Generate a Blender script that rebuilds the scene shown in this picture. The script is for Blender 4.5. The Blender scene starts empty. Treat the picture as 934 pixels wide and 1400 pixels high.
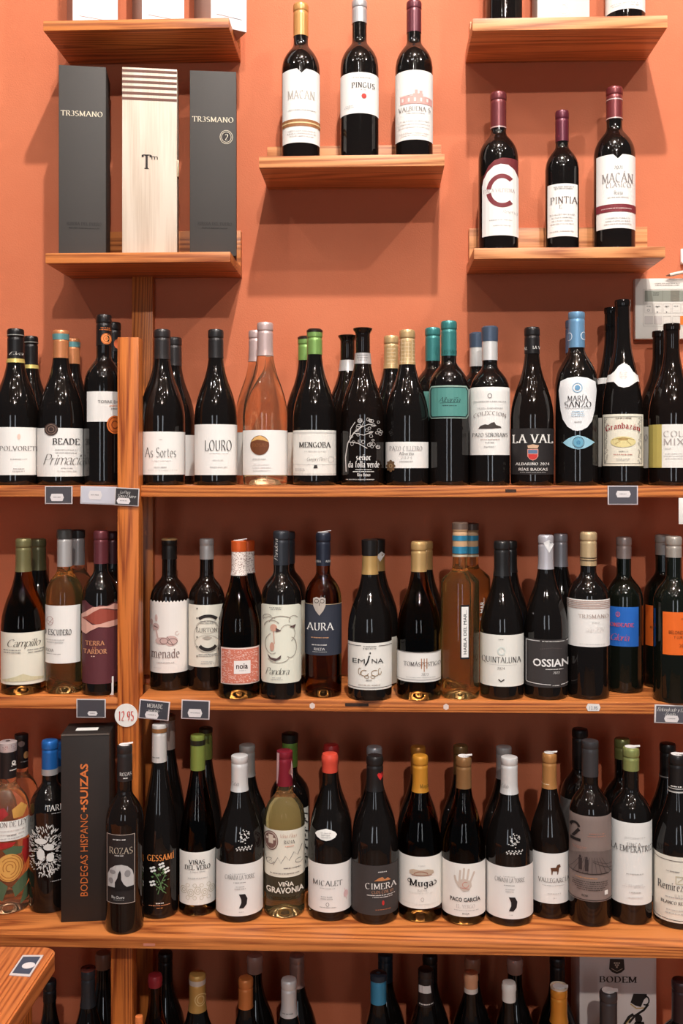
import bpy, bmesh, math, random
from mathutils import Vector, Matrix
sc = bpy.context.scene
COL = sc.collection
# ---------------------------------------------------------------- camera
F = 1360.0; HZ = 635.0; CX = 467.0; YAW = math.radians(2.2)
cam = bpy.data.cameras.new('camera'); cam.sensor_fit = 'VERTICAL'; cam.sensor_height = 36
cam.lens = F/1400*36; cam.shift_y = -(700-HZ)/1400; cam.clip_start = .05
co = bpy.data.objects.new('camera', cam); COL.objects.link(co)
co.rotation_euler = (math.pi/2, 0, YAW); sc.camera = co
# ---------------------------------------------------------------- view, world, lights
vs = sc.view_settings; vs.view_transform = 'Standard'; vs.look = 'None'; vs.gamma = 1; vs.use_curve_mapping = False
vs.exposure = -0.10
w = bpy.data.worlds.new('world'); sc.world = w; w.use_nodes = True
w.node_tree.nodes['Background'].inputs[0].default_value = (.90, .93, 1.0, 1)
w.node_tree.nodes['Background'].inputs[1].default_value = .085
CEIL = 2.66
def lamp(x, y, z, watt, size, col=(1, .965, .92), spot=None, aim=None):
    l = bpy.data.lights.new('ceiling_lamp_light', 'SPOT' if spot else 'POINT')
    l.energy = watt; l.shadow_soft_size = size; l.color = col
    o = bpy.data.objects.new('ceiling_lamp_light', l); COL.objects.link(o); o.location = (x, y, z)
    if spot:
        l.spot_size = math.radians(spot); l.spot_blend = .5
        o.rotation_euler = (Vector(aim)-Vector((x, y, z))).to_track_quat('-Z', 'Y').to_euler()
    return o
WALL = 2.06
LAMPS = [  # x, y, z, watt, size
    (.45, -2.44, 2.58, 335, .045), (.16, .51, 2.58, 300, .035), (1.9, .06, 2.58, 130, .035), (-1.9, -.2, 2.58, 45, .035),
    (-.6, .9, 2.58, 7, .022), (.9, .8, 2.58, 7, .022), (-.7, -.6, 2.58, 9, .024), (.3, -.9, 2.58, 9, .024), (1.2, -1.1, 2.58, 9, .024),
    (-.3, -1.7, 2.58, 9, .024), (1.0, -2.2, 2.58, 9, .024), (-1.3, -2.3, 2.58, 9, .024), (-.15, .2, 2.58, 7, .022),
    (-.9, .3, 2.58, 6, .020), (.6, .1, 2.58, 6, .020), (.9, -.5, 2.58, 7, .022), (-.2, -.5, 2.58, 7, .022),
]
for a in LAMPS: lamp(*a)
for wx, ww in ((-1.15, .5), (.95, .42)):      # two tall area lights added far behind the camera for fill and glass streaks
    l = bpy.data.lights.new('streak_fill_light', 'AREA'); l.shape = 'RECTANGLE'; l.size = ww; l.size_y = 1.7; l.energy = 13; l.color = (.86, .92, 1)
    o = bpy.data.objects.new('streak_fill_light', l); COL.objects.link(o); o.location = (wx, -3.1, .1); o.rotation_euler = (math.pi/2, 0, math.pi*0)
# ---------------------------------------------------------------- materials
def lin(c):
    return tuple(((v/255)/12.92 if v/255 <= .04045 else ((v/255+.055)/1.055)**2.4) for v in c[:3])+(1,)
MC = {}
def mat(rgb, rough=.5, metal=0, spec=.5, key=''):
    k = (tuple(rgb), rough, metal, spec, key)
    if k in MC: return MC[k]
    m = bpy.data.materials.new('mat'); m.use_nodes = True; p = m.node_tree.nodes['Principled BSDF']
    p.inputs['Base Color'].default_value = lin(rgb); p.inputs['Roughness'].default_value = rough
    p.inputs['Metallic'].default_value = metal; p.inputs['Specular IOR Level'].default_value = spec
    nt = m.node_tree; N = nt.nodes.new; L = nt.links.new
    tc = N('ShaderNodeTexCoord'); ns = N('ShaderNodeTexNoise'); ns.inputs['Scale'].default_value = 260 if key != 'cloth' else 90
    ns.inputs['Detail'].default_value = 3
    bp = N('ShaderNodeBump'); bp.inputs['Strength'].default_value = .06; bp.inputs['Distance'].default_value = .001
    L(tc.outputs['Object'], ns.inputs['Vector']); L(ns.outputs['Fac'], bp.inputs['Height']); L(bp.outputs[0], p.inputs['Normal'])
    if key == 'speckle' or key == 'dash':
        n2 = N('ShaderNodeTexNoise'); n2.inputs['Scale'].default_value = 420 if key == 'speckle' else 300; n2.inputs['Detail'].default_value = 1
        cr = N('ShaderNodeValToRGB'); cr.color_ramp.elements[0].position = .48; cr.color_ramp.elements[1].position = .54
        cr.color_ramp.elements[0].color = lin(rgb); cr.color_ramp.elements[1].color = lin((240, 228, 220))
        if key == 'speckle': cr.color_ramp.elements[0].color = lin((150, 120, 110)); cr.color_ramp.elements[0].position = .38; cr.color_ramp.elements[1].position = .46
        L(tc.outputs['Object'], n2.inputs['Vector']); L(n2.outputs['Fac'], cr.inputs[0]); L(cr.outputs[0], p.inputs['Base Color'])
    MC[k] = m; return m
def ink(c): return mat(c, .55, 0, .3)
def paper(c, key=''): return mat(c, .6, 0, .3, key)
def foil(c): return mat(c, .33, .35, .6)
def glass(kind):
    k = ('glass', kind)
    if k in MC: return MC[k]
    m = bpy.data.materials.new('glass_'+kind); m.use_nodes = True; p = m.node_tree.nodes['Principled BSDF']
    D = {'black': ((.006, .0045, .004), 0, .05), 'green': ((.005, .006, .004), 0, .05), 'brown': ((.007, .004, .003), 0, .05),
         'amber': ((.24, .12, .03), 1, .02), 'rose': ((1, .78, .54), .97, .01), 'gold': ((1, .74, .32), .98, .01), 'pale': ((1, .84, .46), .97, .01), 'clear': ((.95, .93, .9), 1, .02)}
    c, tr, ro = D[kind]
    p.inputs['Base Color'].default_value = c+(1,); p.inputs['Roughness'].default_value = ro
    p.inputs['IOR'].default_value = 1.36 if tr else 1.5; p.inputs['Transmission Weight'].default_value = tr
    nt = m.node_tree; tc = nt.nodes.new('ShaderNodeTexCoord'); ns = nt.nodes.new('ShaderNodeTexNoise'); ns.inputs['Scale'].default_value = 38
    bp = nt.nodes.new('ShaderNodeBump'); bp.inputs['Strength'].default_value = .12; bp.inputs['Distance'].default_value = .002
    nt.links.new(tc.outputs['Object'], ns.inputs['Vector']); nt.links.new(ns.outputs['Fac'], bp.inputs['Height']); nt.links.new(bp.outputs[0], p.inputs['Normal'])
    MC[k] = m; return m
def wood(axis, dark=(126, 58, 26), light=(208, 126, 66), tag='', sc_=1.0):
    k = ('wood', axis, dark, light, tag)
    if k in MC: return MC[k]
    m = bpy.data.materials.new('pine_wood'); m.use_nodes = True; nt = m.node_tree; p = nt.nodes['Principled BSDF']; N = nt.nodes.new; L = nt.links.new
    tc = N('ShaderNodeTexCoord'); oi = N('ShaderNodeObjectInfo'); ad = N('ShaderNodeVectorMath'); ad.operation = 'ADD'
    L(tc.outputs['Object'], ad.inputs[0]); L(oi.outputs['Random'], ad.inputs[1])
    mp = N('ShaderNodeMapping'); s = [1, 1, 1]; s[axis] = .04; mp.inputs['Scale'].default_value = s; L(ad.outputs[0], mp.inputs[0])
    big = N('ShaderNodeTexNoise'); big.inputs['Scale'].default_value = 9*sc_; big.inputs['Detail'].default_value = 1; L(mp.outputs[0], big.inputs['Vector'])
    mul = N('ShaderNodeMath'); mul.operation = 'MULTIPLY'; mul.inputs[1].default_value = 54; L(big.outputs['Fac'], mul.inputs[0])
    fr = N('ShaderNodeMath'); fr.operation = 'PINGPONG'; fr.inputs[1].default_value = 1; L(mul.outputs[0], fr.inputs[0])
    fine = N('ShaderNodeTexNoise'); fine.inputs['Scale'].default_value = 300; fine.inputs['Detail'].default_value = 3
    mp2 = N('ShaderNodeMapping'); s2 = [1, 1, 1]; s2[axis] = .03; mp2.inputs['Scale'].default_value = s2; L(ad.outputs[0], mp2.inputs[0]); L(mp2.outputs[0], fine.inputs['Vector'])
    mx = N('ShaderNodeMath'); mx.operation = 'MULTIPLY_ADD'; mx.inputs[1].default_value = .85; L(fine.outputs['Fac'], mx.inputs[0])
    sb = N('ShaderNodeMath'); sb.operation = 'MULTIPLY'; sb.inputs[1].default_value = .50; L(fr.outputs[0], sb.inputs[0]); L(sb.outputs[0], mx.inputs[2])
    cr = N('ShaderNodeValToRGB'); e = cr.color_ramp.elements; e[0].position = .34; e[0].color = lin(dark); e[1].position = .80; e[1].color = lin(light)
    L(mx.outputs[0], cr.inputs[0]); L(cr.outputs[0], p.inputs['Base Color'])
    p.inputs['Roughness'].default_value = .38; p.inputs['Specular IOR Level'].default_value = .4
    bp = N('ShaderNodeBump'); bp.inputs['Strength'].default_value = .25; bp.inputs['Distance'].default_value = .001; L(mx.outputs[0], bp.inputs['Height']); L(bp.outputs[0], p.inputs['Normal'])
    MC[k] = m; return m
def wall_mat():
    m = bpy.data.materials.new('terracotta_paint'); m.use_nodes = True; nt = m.node_tree; p = nt.nodes['Principled BSDF']; N = nt.nodes.new; L = nt.links.new
    tc = N('ShaderNodeTexCoord'); n1 = N('ShaderNodeTexNoise'); n1.inputs['Scale'].default_value = 5; n1.inputs['Detail'].default_value = 6
    cr = N('ShaderNodeValToRGB'); e = cr.color_ramp.elements; e[0].position = .35; e[0].color = lin((199, 110, 75)); e[1].position = .7; e[1].color = lin((207, 118, 82))
    L(tc.outputs['Object'], n1.inputs['Vector']); L(n1.outputs['Fac'], cr.inputs[0]); L(cr.outputs[0], p.inputs['Base Color'])
    p.inputs['Roughness'].default_value = .65; p.inputs['Specular IOR Level'].default_value = .25
    w1 = N('ShaderNodeTexNoise'); w1.inputs['Scale'].default_value = 330; w1.inputs['Detail'].default_value = 4
    bp = N('ShaderNodeBump'); bp.inputs['Strength'].default_value = .35; bp.inputs['Distance'].default_value = .0012
    L(tc.outputs['Object'], w1.inputs['Vector']); L(w1.outputs['Fac'], bp.inputs['Height']); L(bp.outputs[0], p.inputs['Normal'])
    return m
# ---------------------------------------------------------------- helpers
CA, SA = math.cos(YAW), math.sin(YAW)
def depth_at(px, Y):            # camera depth of the plane y = Y at a pixel column
    return Y/(CA+SA*(px-CX)/F)
def pt(px, py, Y):              # photo pixel -> point on the plane y = Y
    t = depth_at(px, Y); u = (px-CX)/F
    return Vector((t*(-SA+CA*u), Y, -(py-HZ)/F*t))
def link(name, me, m, parent=None):
    o = bpy.data.objects.new(name, me); COL.objects.link(o)
    if m is not None: me.materials.append(m)
    if parent is not None: o.parent = parent
    return o
def bm_obj(name, bm, m, parent=None, smooth=False):
    me = bpy.data.meshes.new(name); bmesh.ops.recalc_face_normals(bm, faces=bm.faces[:]); bm.to_mesh(me); bm.free()
    if smooth:
        for p in me.polygons: p.use_smooth = True
        try: me.set_sharp_from_angle(angle=math.radians(38))
        except Exception: pass
    return link(name, me, m, parent)
def empty(name, loc, rz=0, label=None, cat=None, group=None):
    o = bpy.data.objects.new(name, None); o.empty_display_size = .02; COL.objects.link(o); o.location = loc; o.rotation_euler = (0, 0, rz)
    tag(o, label, cat, group); return o
def tag(o, label=None, cat=None, group=None, kind=None):
    if label: o['label'] = label
    if cat: o['category'] = cat
    if group: o['group'] = group
    if kind: o['kind'] = kind
    return o
def add_box(bm, x0, x1, y0, y1, z0, z1, bev=0):
    r = bmesh.ops.create_cube(bm, size=1)
    for v in r['verts']:
        v.co = Vector(((x0+x1)/2+v.co.x*(x1-x0), (y0+y1)/2+v.co.y*(y1-y0), (z0+z1)/2+v.co.z*(z1-z0)))
    if bev:
        es = list({e for v in r['verts'] for e in v.link_edges}); bmesh.ops.bevel(bm, geom=es, offset=bev, segments=2, affect='EDGES', profile=.6)
def box(name, x0, x1, y0, y1, z0, z1, m, parent=None, bev=0):
    bm = bmesh.new(); add_box(bm, x0, x1, y0, y1, z0, z1, bev); return bm_obj(name, bm, m, parent, bev > 0)
def lathe(name, prof, m, parent, seg=56):
    vs_, fs = [], []
    for r, z in prof:
        for k in range(seg):
            a = 2*math.pi*k/seg; vs_.append((r*math.cos(a), r*math.sin(a), z))
    for i in range(len(prof)-1):
        for k in range(seg):
            k2 = (k+1) % seg; fs.append((i*seg+k, i*seg+k2, (i+1)*seg+k2, (i+1)*seg+k))
    me = bpy.data.meshes.new(name); me.from_pydata(vs_, [], fs)
    bm = bmesh.new(); bm.from_mesh(me); bmesh.ops.remove_doubles(bm, verts=bm.verts[:], dist=1e-6)
    bpy.data.meshes.remove(me)
    return bm_obj(name, bm, m, parent, True)
# ---------------------------------------------------------------- serif stroke alphabet
def _arc(cx, cy, rx, ry, a0, a1, n=10):
    return [(cx+rx*math.cos(math.radians(a0+(a1-a0)*i/n)), cy+ry*math.sin(math.radians(a0+(a1-a0)*i/n))) for i in range(n+1)]
X = .66
G = {
'A': (.86, [[(.04, 0), (.43, 1)], [(.43, 1), (.82, 0)], [(.18, .36), (.68, .36)]]),
'B': (.70, [[(.12, 0), (.12, 1)], [(.12, 1), (.36, 1)]+_arc(.36, .77, .22, .23, 90, -90)+[(.12, .54)], [(.36, .54)]+_arc(.38, .27, .26, .27, 90, -90)+[(.12, 0)]]),
'C': (.80, [_arc(.42, .5, .35, .5, 48, 312, 18)]),
'D': (.82, [[(.12, 0), (.12, 1)], [(.12, 1), (.36, 1)]+_arc(.36, .5, .38, .5, 90, -90, 14)+[(.12, 0)]]),
'E': (.66, [[(.12, 0), (.12, 1)], [(.12, 1), (.6, 1), (.6, .84)], [(.12, .52), (.48, .52)], [(.12, 0), (.62, 0), (.62, .17)]]),
'F': (.62, [[(.12, 0), (.12, 1)], [(.12, 1), (.6, 1), (.6, .84)], [(.12, .52), (.46, .52)]]),
'G': (.84, [_arc(.42, .5, .35, .5, 48, 320, 18), [(.7, .02), (.7, .42)], [(.54, .42), (.82, .42)]]),
'H': (.82, [[(.12, 0), (.12, 1)], [(.7, 0), (.7, 1)], [(.12, .52), (.7, .52)]]),
'I': (.34, [[(.17, 0), (.17, 1)]]),
'J': (.44, [[(.3, 1), (.3, .15), (.2, 0), (.08, 0)]]),
'K': (.76, [[(.12, 0), (.12, 1)], [(.66, 1), (.12, .42)], [(.3, .58), (.72, 0)]]),
'L': (.62, [[(.12, 0), (.12, 1)], [(.12, 0), (.58, 0), (.58, .2)]]),
'M': (.98, [[(.12, 0), (.12, 1)], [(.12, 1), (.49, .1)], [(.49, .1), (.86, 1)], [(.86, 0), (.86, 1)]]),
'N': (.84, [[(.12, 0), (.12, 1)], [(.12, 1), (.72, 0)], [(.72, 0), (.72, 1)]]),
'O': (.86, [_arc(.43, .5, .36, .5, 0, 360, 24)]),
'P': (.66, [[(.12, 0), (.12, 1)], [(.12, 1), (.34, 1)]+_arc(.34, .74, .24, .26, 90, -90)+[(.12, .48)]]),
'Q': (.86, [_arc(.43, .5, .36, .5, 0, 360, 24), [(.45, .1), (.8, -.2)]]),
'R': (.74, [[(.12, 0), (.12, 1)], [(.12, 1), (.34, 1)]+_arc(.34, .75, .23, .25, 90, -90)+[(.12, .5)], [(.36, .5), (.7, 0)]]),
'S': (.62, [_arc(.31, .75, .22, .25, 35, 270, 12)+_arc(.31, .25, .24, .25, 90, -145, 12)]),
'T': (.74, [[(.37, 0), (.37, 1)], [(.04, .84), (.04, 1), (.7, 1), (.7, .84)]]),
'U': (.80, [[(.12, 1), (.12, .3)]+_arc(.4, .3, .28, .3, 180, 360)+[(.68, 1)]]),
'V': (.82, [[(.04, 1), (.41, 0)], [(.41, 0), (.78, 1)]]),
'W': (1.1, [[(.04, 1), (.3, 0)], [(.3, 0), (.55, 1)], [(.55, 1), (.8, 0)], [(.8, 0), (1.06, 1)]]),
'X': (.78, [[(.06, 1), (.72, 0)], [(.06, 0), (.72, 1)]]),
'Y': (.76, [[(.04, 1), (.38, .5), (.38, 0)], [(.38, .5), (.72, 1)]]),
'Z': (.70, [[(.08, .84), (.08, 1), (.62, 1), (.06, 0), (.64, 0), (.64, .16)]]),
'a': (.56, [_arc(.24, .42, .2, .24, 150, 30, 6)+[(.44, .1), (.52, 0)], _arc(.26, .18, .19, .18, 60, 330, 10)]),
'b': (.6, [[(.1, 0), (.1, 1)], _arc(.32, .33, .22, .33, 160, -160, 12)]),
'c': (.52, [_arc(.29, .33, .22, .33, 45, 315, 12)]),
'd': (.6, [[(.5, 0), (.5, 1)], _arc(.28, .33, .22, .33, 20, 340, 12)]),
'e': (.56, [[(.08, .36), (.5, .36)]+_arc(.29, .33, .21, .33, 10, 310, 14)]),
'f': (.38, [[(.14, 0), (.14, .8), (.22, .98), (.38, .95)], [(.02, X), (.3, X)]]),
'g': (.58, [_arc(.28, .36, .2, .28, 0, 360, 14), [(.48, X), (.48, -.1)]+_arc(.28, -.1, .2, .2, 0, -150, 8)]),
'h': (.6, [[(.1, 0), (.1, 1)], [(.1, .45)]+_arc(.3, .42, .2, .24, 150, 0, 8)+[(.5, 0)]]),
'i': (.26, [[(.13, 0), (.13, X)], [(.13, .84), (.13, .94)]]),
'j': (.26, [[(.15, X), (.15, -.1), (.02, -.25)], [(.15, .84), (.15, .94)]]),
'k': (.56, [[(.1, 0), (.1, 1)], [(.48, X), (.1, .28)], [(.24, .38), (.54, 0)]]),
'l': (.26, [[(.13, 0), (.13, 1)]]),
'm': (.9, [[(.1, 0), (.1, X)], [(.1, .42)]+_arc(.28, .42, .17, .24, 150, 0, 8)+[(.45, 0)], [(.45, .42)]+_arc(.63, .42, .17, .24, 150, 0, 8)+[(.8, 0)]]),
'n': (.6, [[(.1, 0), (.1, X)], [(.1, .42)]+_arc(.3, .42, .2, .24, 150, 0, 8)+[(.5, 0)]]),
'o': (.58, [_arc(.29, .33, .22, .33, 0, 360, 18)]),
'p': (.6, [[(.1, -.3), (.1, X)], _arc(.32, .33, .22, .33, 160, -160, 12)]),
'q': (.6, [[(.5, -.3), (.5, X)], _arc(.28, .33, .22, .33, 20, 340, 12)]),
'r': (.44, [[(.1, 0), (.1, X)], [(.1, .4), (.22, .6), (.42, .62)]]),
's': (.46, [_arc(.23, .49, .15, .17, 35, 270, 8)+_arc(.23, .16, .17, .16, 90, -145, 8)]),
't': (.38, [[(.16, .88), (.16, .12), (.24, 0), (.36, .04)], [(.02, X), (.34, X)]]),
'u': (.6, [[(.1, X), (.1, .22)]+_arc(.3, .22, .2, .22, 180, 360, 8)+[(.5, X)], [(.5, .2), (.5, 0)]]),
'v': (.54, [[(.04, X), (.27, 0)], [(.27, 0), (.5, X)]]),
'w': (.8, [[(.04, X), (.22, 0)], [(.22, 0), (.4, X)], [(.4, X), (.58, 0)], [(.58, 0), (.76, X)]]),
'x': (.54, [[(.04, X), (.5, 0)], [(.04, 0), (.5, X)]]),
'y': (.54, [[(.04, X), (.27, 0)], [(.5, X), (.18, -.3)]]),
'z': (.5, [[(.06, X), (.44, X), (.04, 0), (.46, 0)]]),
'0': (.6, [_arc(.3, .5, .22, .5, 0, 360, 18)]), '1': (.36, [[(.06, .84), (.18, 1), (.18, 0)]]),
'2': (.58, [_arc(.29, .72, .2, .28, 160, -30, 8)+[(.06, 0), (.52, 0)]]), '3': (.56, [_arc(.26, .76, .2, .24, 150, -90, 8), _arc(.26, .27, .23, .27, 90, -150, 8)]),
'4': (.6, [[(.44, 0), (.44, 1), (.04, .3), (.56, .3)]]), '5': (.56, [[(.5, 1), (.12, 1), (.1, .56)]+_arc(.28, .3, .22, .3, 100, -150, 10)]),
'8': (.58, [_arc(.29, .76, .19, .24, 0, 360, 12), _arc(.29, .27, .22, .27, 0, 360, 12)]),
'9': (.58, [_arc(.29, .7, .21, .3, 0, 360, 12), [(.5, .7), (.4, .2), (.2, 0)]]),
' ': (.34, []), '.': (.22, [[(.08, .02), (.14, .02)]]), ',': (.22, [[(.12, .05), (.06, -.14)]]), '-': (.4, [[(.06, .4), (.34, .4)]]),
"'": (.2, [[(.1, 1), (.1, .8)]]), '+': (.6, [[(.3, .15), (.3, .75)], [(.02, .45), (.58, .45)]]),
}
ACC = {'Á': ('A', 'a'), 'É': ('E', 'a'), 'Í': ('I', 'a'), 'Ó': ('O', 'a'), 'Ñ': ('N', 't'), 'ñ': ('n', 't'), 'í': ('i', 'a'), 'á': ('a', 'a'), 'é': ('e', 'a'), 'ó': ('o', 'a')}
def ribbon(pts, wfun, closed=False):
    """quads (flat) along a polyline"""
    n = len(pts); L_, R_ = [], []
    for i in range(n):
        a = pts[max(i-1, 0)]; b = pts[min(i+1, n-1)]
        if closed and (i == 0 or i == n-1): a = pts[-2]; b = pts[1]
        dx, dy = b[0]-a[0], b[1]-a[1]; l = math.hypot(dx, dy) or 1; dx /= l; dy /= l
        h = wfun(dx, dy)/2; L_.append((pts[i][0]-dy*h, pts[i][1]+dx*h)); R_.append((pts[i][0]+dy*h, pts[i][1]-dx*h))
    return [(L_[i], R_[i], R_[i+1], L_[i+1]) for i in range(n-1)]
def serif_text(s, thick=.15, serif=True, shear=0, gap=.08):
    x = 0; polys = []
    ca, sa_ = math.cos(math.radians(18)), math.sin(math.radians(18))
    wf = lambda dx, dy: thick*max(.3, abs(dx*sa_-dy*ca))
    for ch in s:
        acc = None
        if ch in ACC: ch, acc = ACC[ch]
        wd, strokes = G.get(ch, G[' '])
        for st in strokes:
            segs = []
            # split sharp corners
            cur = [st[0]]
            for i in range(1, len(st)):
                cur.append(st[i])
                if i < len(st)-1:
                    a = math.atan2(st[i][1]-st[i-1][1], st[i][0]-st[i-1][0]); b = math.atan2(st[i+1][1]-st[i][1], st[i+1][0]-st[i][0])
                    if abs((a-b+math.pi) % (2*math.pi)-math.pi) > .9: segs.append(cur); cur = [st[i]]
            segs.append(cur)
            for sg in segs:
                if len(sg) < 2: continue
                cl = math.dist(sg[0], sg[-1]) < 1e-6
                polys += [[(p[0]+x, p[1]) for p in q] for q in ribbon(sg, wf, cl)]
            if serif:
                for e, nb in ((st[0], st[1]), (st[-1], st[-2])):
                    dy, dx = abs(e[1]-nb[1]), abs(e[0]-nb[0])
                    if dy > dx*1.2 and dy > .3 and (abs(e[1]) < .01 or abs(e[1]-1) < .01 or abs(e[1]-X) < .01):
                        q = thick*.95; t_ = thick*.3; yy = e[1]+(t_/2 if e[1] < .3 else -t_/2)
                        polys.append([(x+e[0]-q, yy-t_/2), (x+e[0]+q, yy-t_/2), (x+e[0]+q, yy+t_/2), (x+e[0]-q, yy+t_/2)])
        if acc:
            h = 1.08 if ch.isupper() else .8; c = x+wd/2
            if acc == 'a': polys.append([(c-.04, h), (c+.03, h), (c+.16, h+.17), (c+.05, h+.17)])
            else: polys.append([(c-.2, h+.02), (c+.2, h+.06), (c+.2, h+.14), (c-.2, h+.1)])
        x += wd+gap
    w_ = x-gap
    return [[((p[0]+shear*p[1])/w_, p[1]) for p in q] for q in polys], w_
_fc = {}
def sans_text(s, ofs=0):
    if (s, ofs) in _fc: return _fc[s, ofs]
    c = bpy.data.curves.new('t', 'FONT'); c.body = s; c.offset = ofs; c.resolution_u = 2
    o = bpy.data.objects.new('t', c); COL.objects.link(o)
    me = bpy.data.meshes.new_from_object(o.evaluated_get(bpy.context.evaluated_depsgraph_get()))
    V = [(v.co.x, v.co.y) for v in me.vertices]; P = [[V[i] for i in p.vertices] for p in me.polygons]
    COL.objects.unlink(o); bpy.data.objects.remove(o); bpy.data.curves.remove(c); bpy.data.meshes.remove(me)
    if not P: return [], 1
    x0 = min(v[0] for v in V); x1 = max(v[0] for v in V); H = .729 if any(ch.isupper() or ch in 'bdfhklt0123456789' for ch in s) else .55
    P = [[((p[0]-x0)/(x1-x0), p[1]/H) for p in q] for q in P]
    _fc[s, ofs] = (P, (x1-x0)/H); return _fc[s, ofs]
# ---------------------------------------------------------------- decals: flat px polygons mapped on a surface
class Bag:
    """collects flat polygons (photo pixels) and writes them onto a surface as thin raised print"""
    def __init__(s): s.polys = []
    def add(s, ps): s.polys += ps; return s
    def build(s, name, surf, off, m, parent, step=None):
        bm = bmesh.new()
        for q in s.polys:
            vsx = [bm.verts.new((p[0], p[1], 0)) for p in q]
            try: bm.faces.new(vsx)
            except Exception: pass
        if step:
            xs = [v.co.x for v in bm.verts]; x = math.floor(min(xs)/step)*step+step
            while x < max(xs):
                bmesh.ops.bisect_plane(bm, geom=bm.verts[:]+bm.edges[:]+bm.faces[:], plane_co=(x, 0, 0), plane_no=(1, 0, 0), dist=1e-5); x += step
            if hasattr(surf, 'b'):
                ys = [v.co.y for v in bm.verts]; y = math.floor(min(ys)/4)*4+4
                while y < max(ys) and surf.b['zw'](y, surf.b['R']) > surf.b['zcyl']:
                    bmesh.ops.bisect_plane(bm, geom=bm.verts[:]+bm.edges[:]+bm.faces[:], plane_co=(0, y, 0), plane_no=(0, 1, 0), dist=1e-5); y += 2.5
        for v in bm.verts: v.co = surf.map(v.co.x, v.co.y, off)
        me = bpy.data.meshes.new(name); bm.to_mesh(me); bm.free()
        for p in me.polygons: p.use_smooth = False
        return link(name, me, m, parent)
def P_text(s, x0, y0, x1, y1, font='s', rot=0, arc=0):
    if font in ('b', 'B'):
        P, _ = sans_text(s, .022 if font == 'B' else 0)
    elif font == 's': P, _ = serif_text(s, .15, gap=.12)
    elif font == 'S': P, _ = serif_text(s, .19, gap=.15)
    elif font == 'l': P, _ = serif_text(s, .10)
    elif font == 'i': P, _ = serif_text(s, .085, False, .32, -.05)
    elif font == 'n': P, _ = serif_text(s, .13, False, 0, .1)
    out = []
    for q in P:
        r = []
        for u, v in q:
            if rot: px = x1-(1-0)*(0)-(x1-x0)*(v)-0; r.append((x1-(x1-x0)*v, y1-(y1-y0)*u)) if False else r.append((x1-(x1-x0)*v, y1-(y1-y0)*u))
            else:
                yy = y1-(y1-y0)*v
                if arc: yy -= arc*(1-(2*u-1)**2)
                r.append((x0+(x1-x0)*u, yy))
        out.append(r)
    return out
def P_small(x0, y0, x1, y1, n, rnd):
    out = []; pit = (y1-y0)/max(n, 1); h = min(pit*.5, 1.5)
    for i in range(n):
        ww = (x1-x0)*rnd.uniform(.7, 1); a = (x0+x1)/2-ww/2; b = a+ww; y = y0+pit*(i+.3)
        while a < b:
            l = rnd.uniform(.5, 1.3); out.append([(a, y), (min(a+l, b), y), (min(a+l, b), y+h*rnd.uniform(.6, 1)), (a, y+h)]); a += l+rnd.choice([.35, .4, .5, 1.0])
    return out
def P_ell(cx, cy, rx, ry, n=28, a0=0): return [[(cx+rx*math.cos(a0+2*math.pi*k/n), cy+ry*math.sin(a0+2*math.pi*k/n)) for k in range(n)]]
def P_ring(cx, cy, rx, ry, w_, a0=0, a1=360, n=28):
    p = [(cx+rx*math.cos(math.radians(a0+(a1-a0)*k/n)), cy+ry*math.sin(math.radians(a0+(a1-a0)*k/n))) for k in range(n+1)]
    return [list(q) for q in ribbon(p, lambda a, b: w_, a1-a0 == 360)]
def P_line(pts, w_): return [list(q) for q in ribbon(pts, lambda a, b: w_)]
def P_rect(x0, y0, x1, y1): return [[(x0, y0), (x1, y0), (x1, y1), (x0, y1)]]
def P_frame(x0, y0, x1, y1, w_): return P_rect(x0, y0, x1, y0+w_)+P_rect(x0, y1-w_, x1, y1)+P_rect(x0, y0+w_, x0+w_, y1-w_)+P_rect(x1-w_, y0+w_, x1, y1-w_)
class Cyl:
    def __init__(s, b): s.b = b
    def map(s, px, py, off):
        b = s.b; cx = b['ncx'] if py < b['swy'] else b['cx']
        z = b['zw'](py, b['R']*.9); R = b['rad'](z); z = b['zw'](py, R*.95); R = b['rad'](z)
        q = (px-cx)*b['t']/F/R
        th = math.asin(q) if abs(q) < .97 else math.copysign(math.asin(.97)+(abs(q)-.97)*2.2, q)
        r = R+off
        return Vector((r*math.sin(th), -r*math.cos(th), z))
class Plane:
    """flat front face: cx px of face centre, face at camera depth t, local y"""
    def __init__(s, cx, t, base_z, yl, tilt=0): s.cx, s.t, s.bz, s.yl = cx, t, base_z, yl
    def map(s, px, py, off): return Vector(((px-s.cx)*s.t/F, s.yl-off, -(py-HZ)/F*s.t-s.bz))
rndm = random.Random(5)
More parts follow.
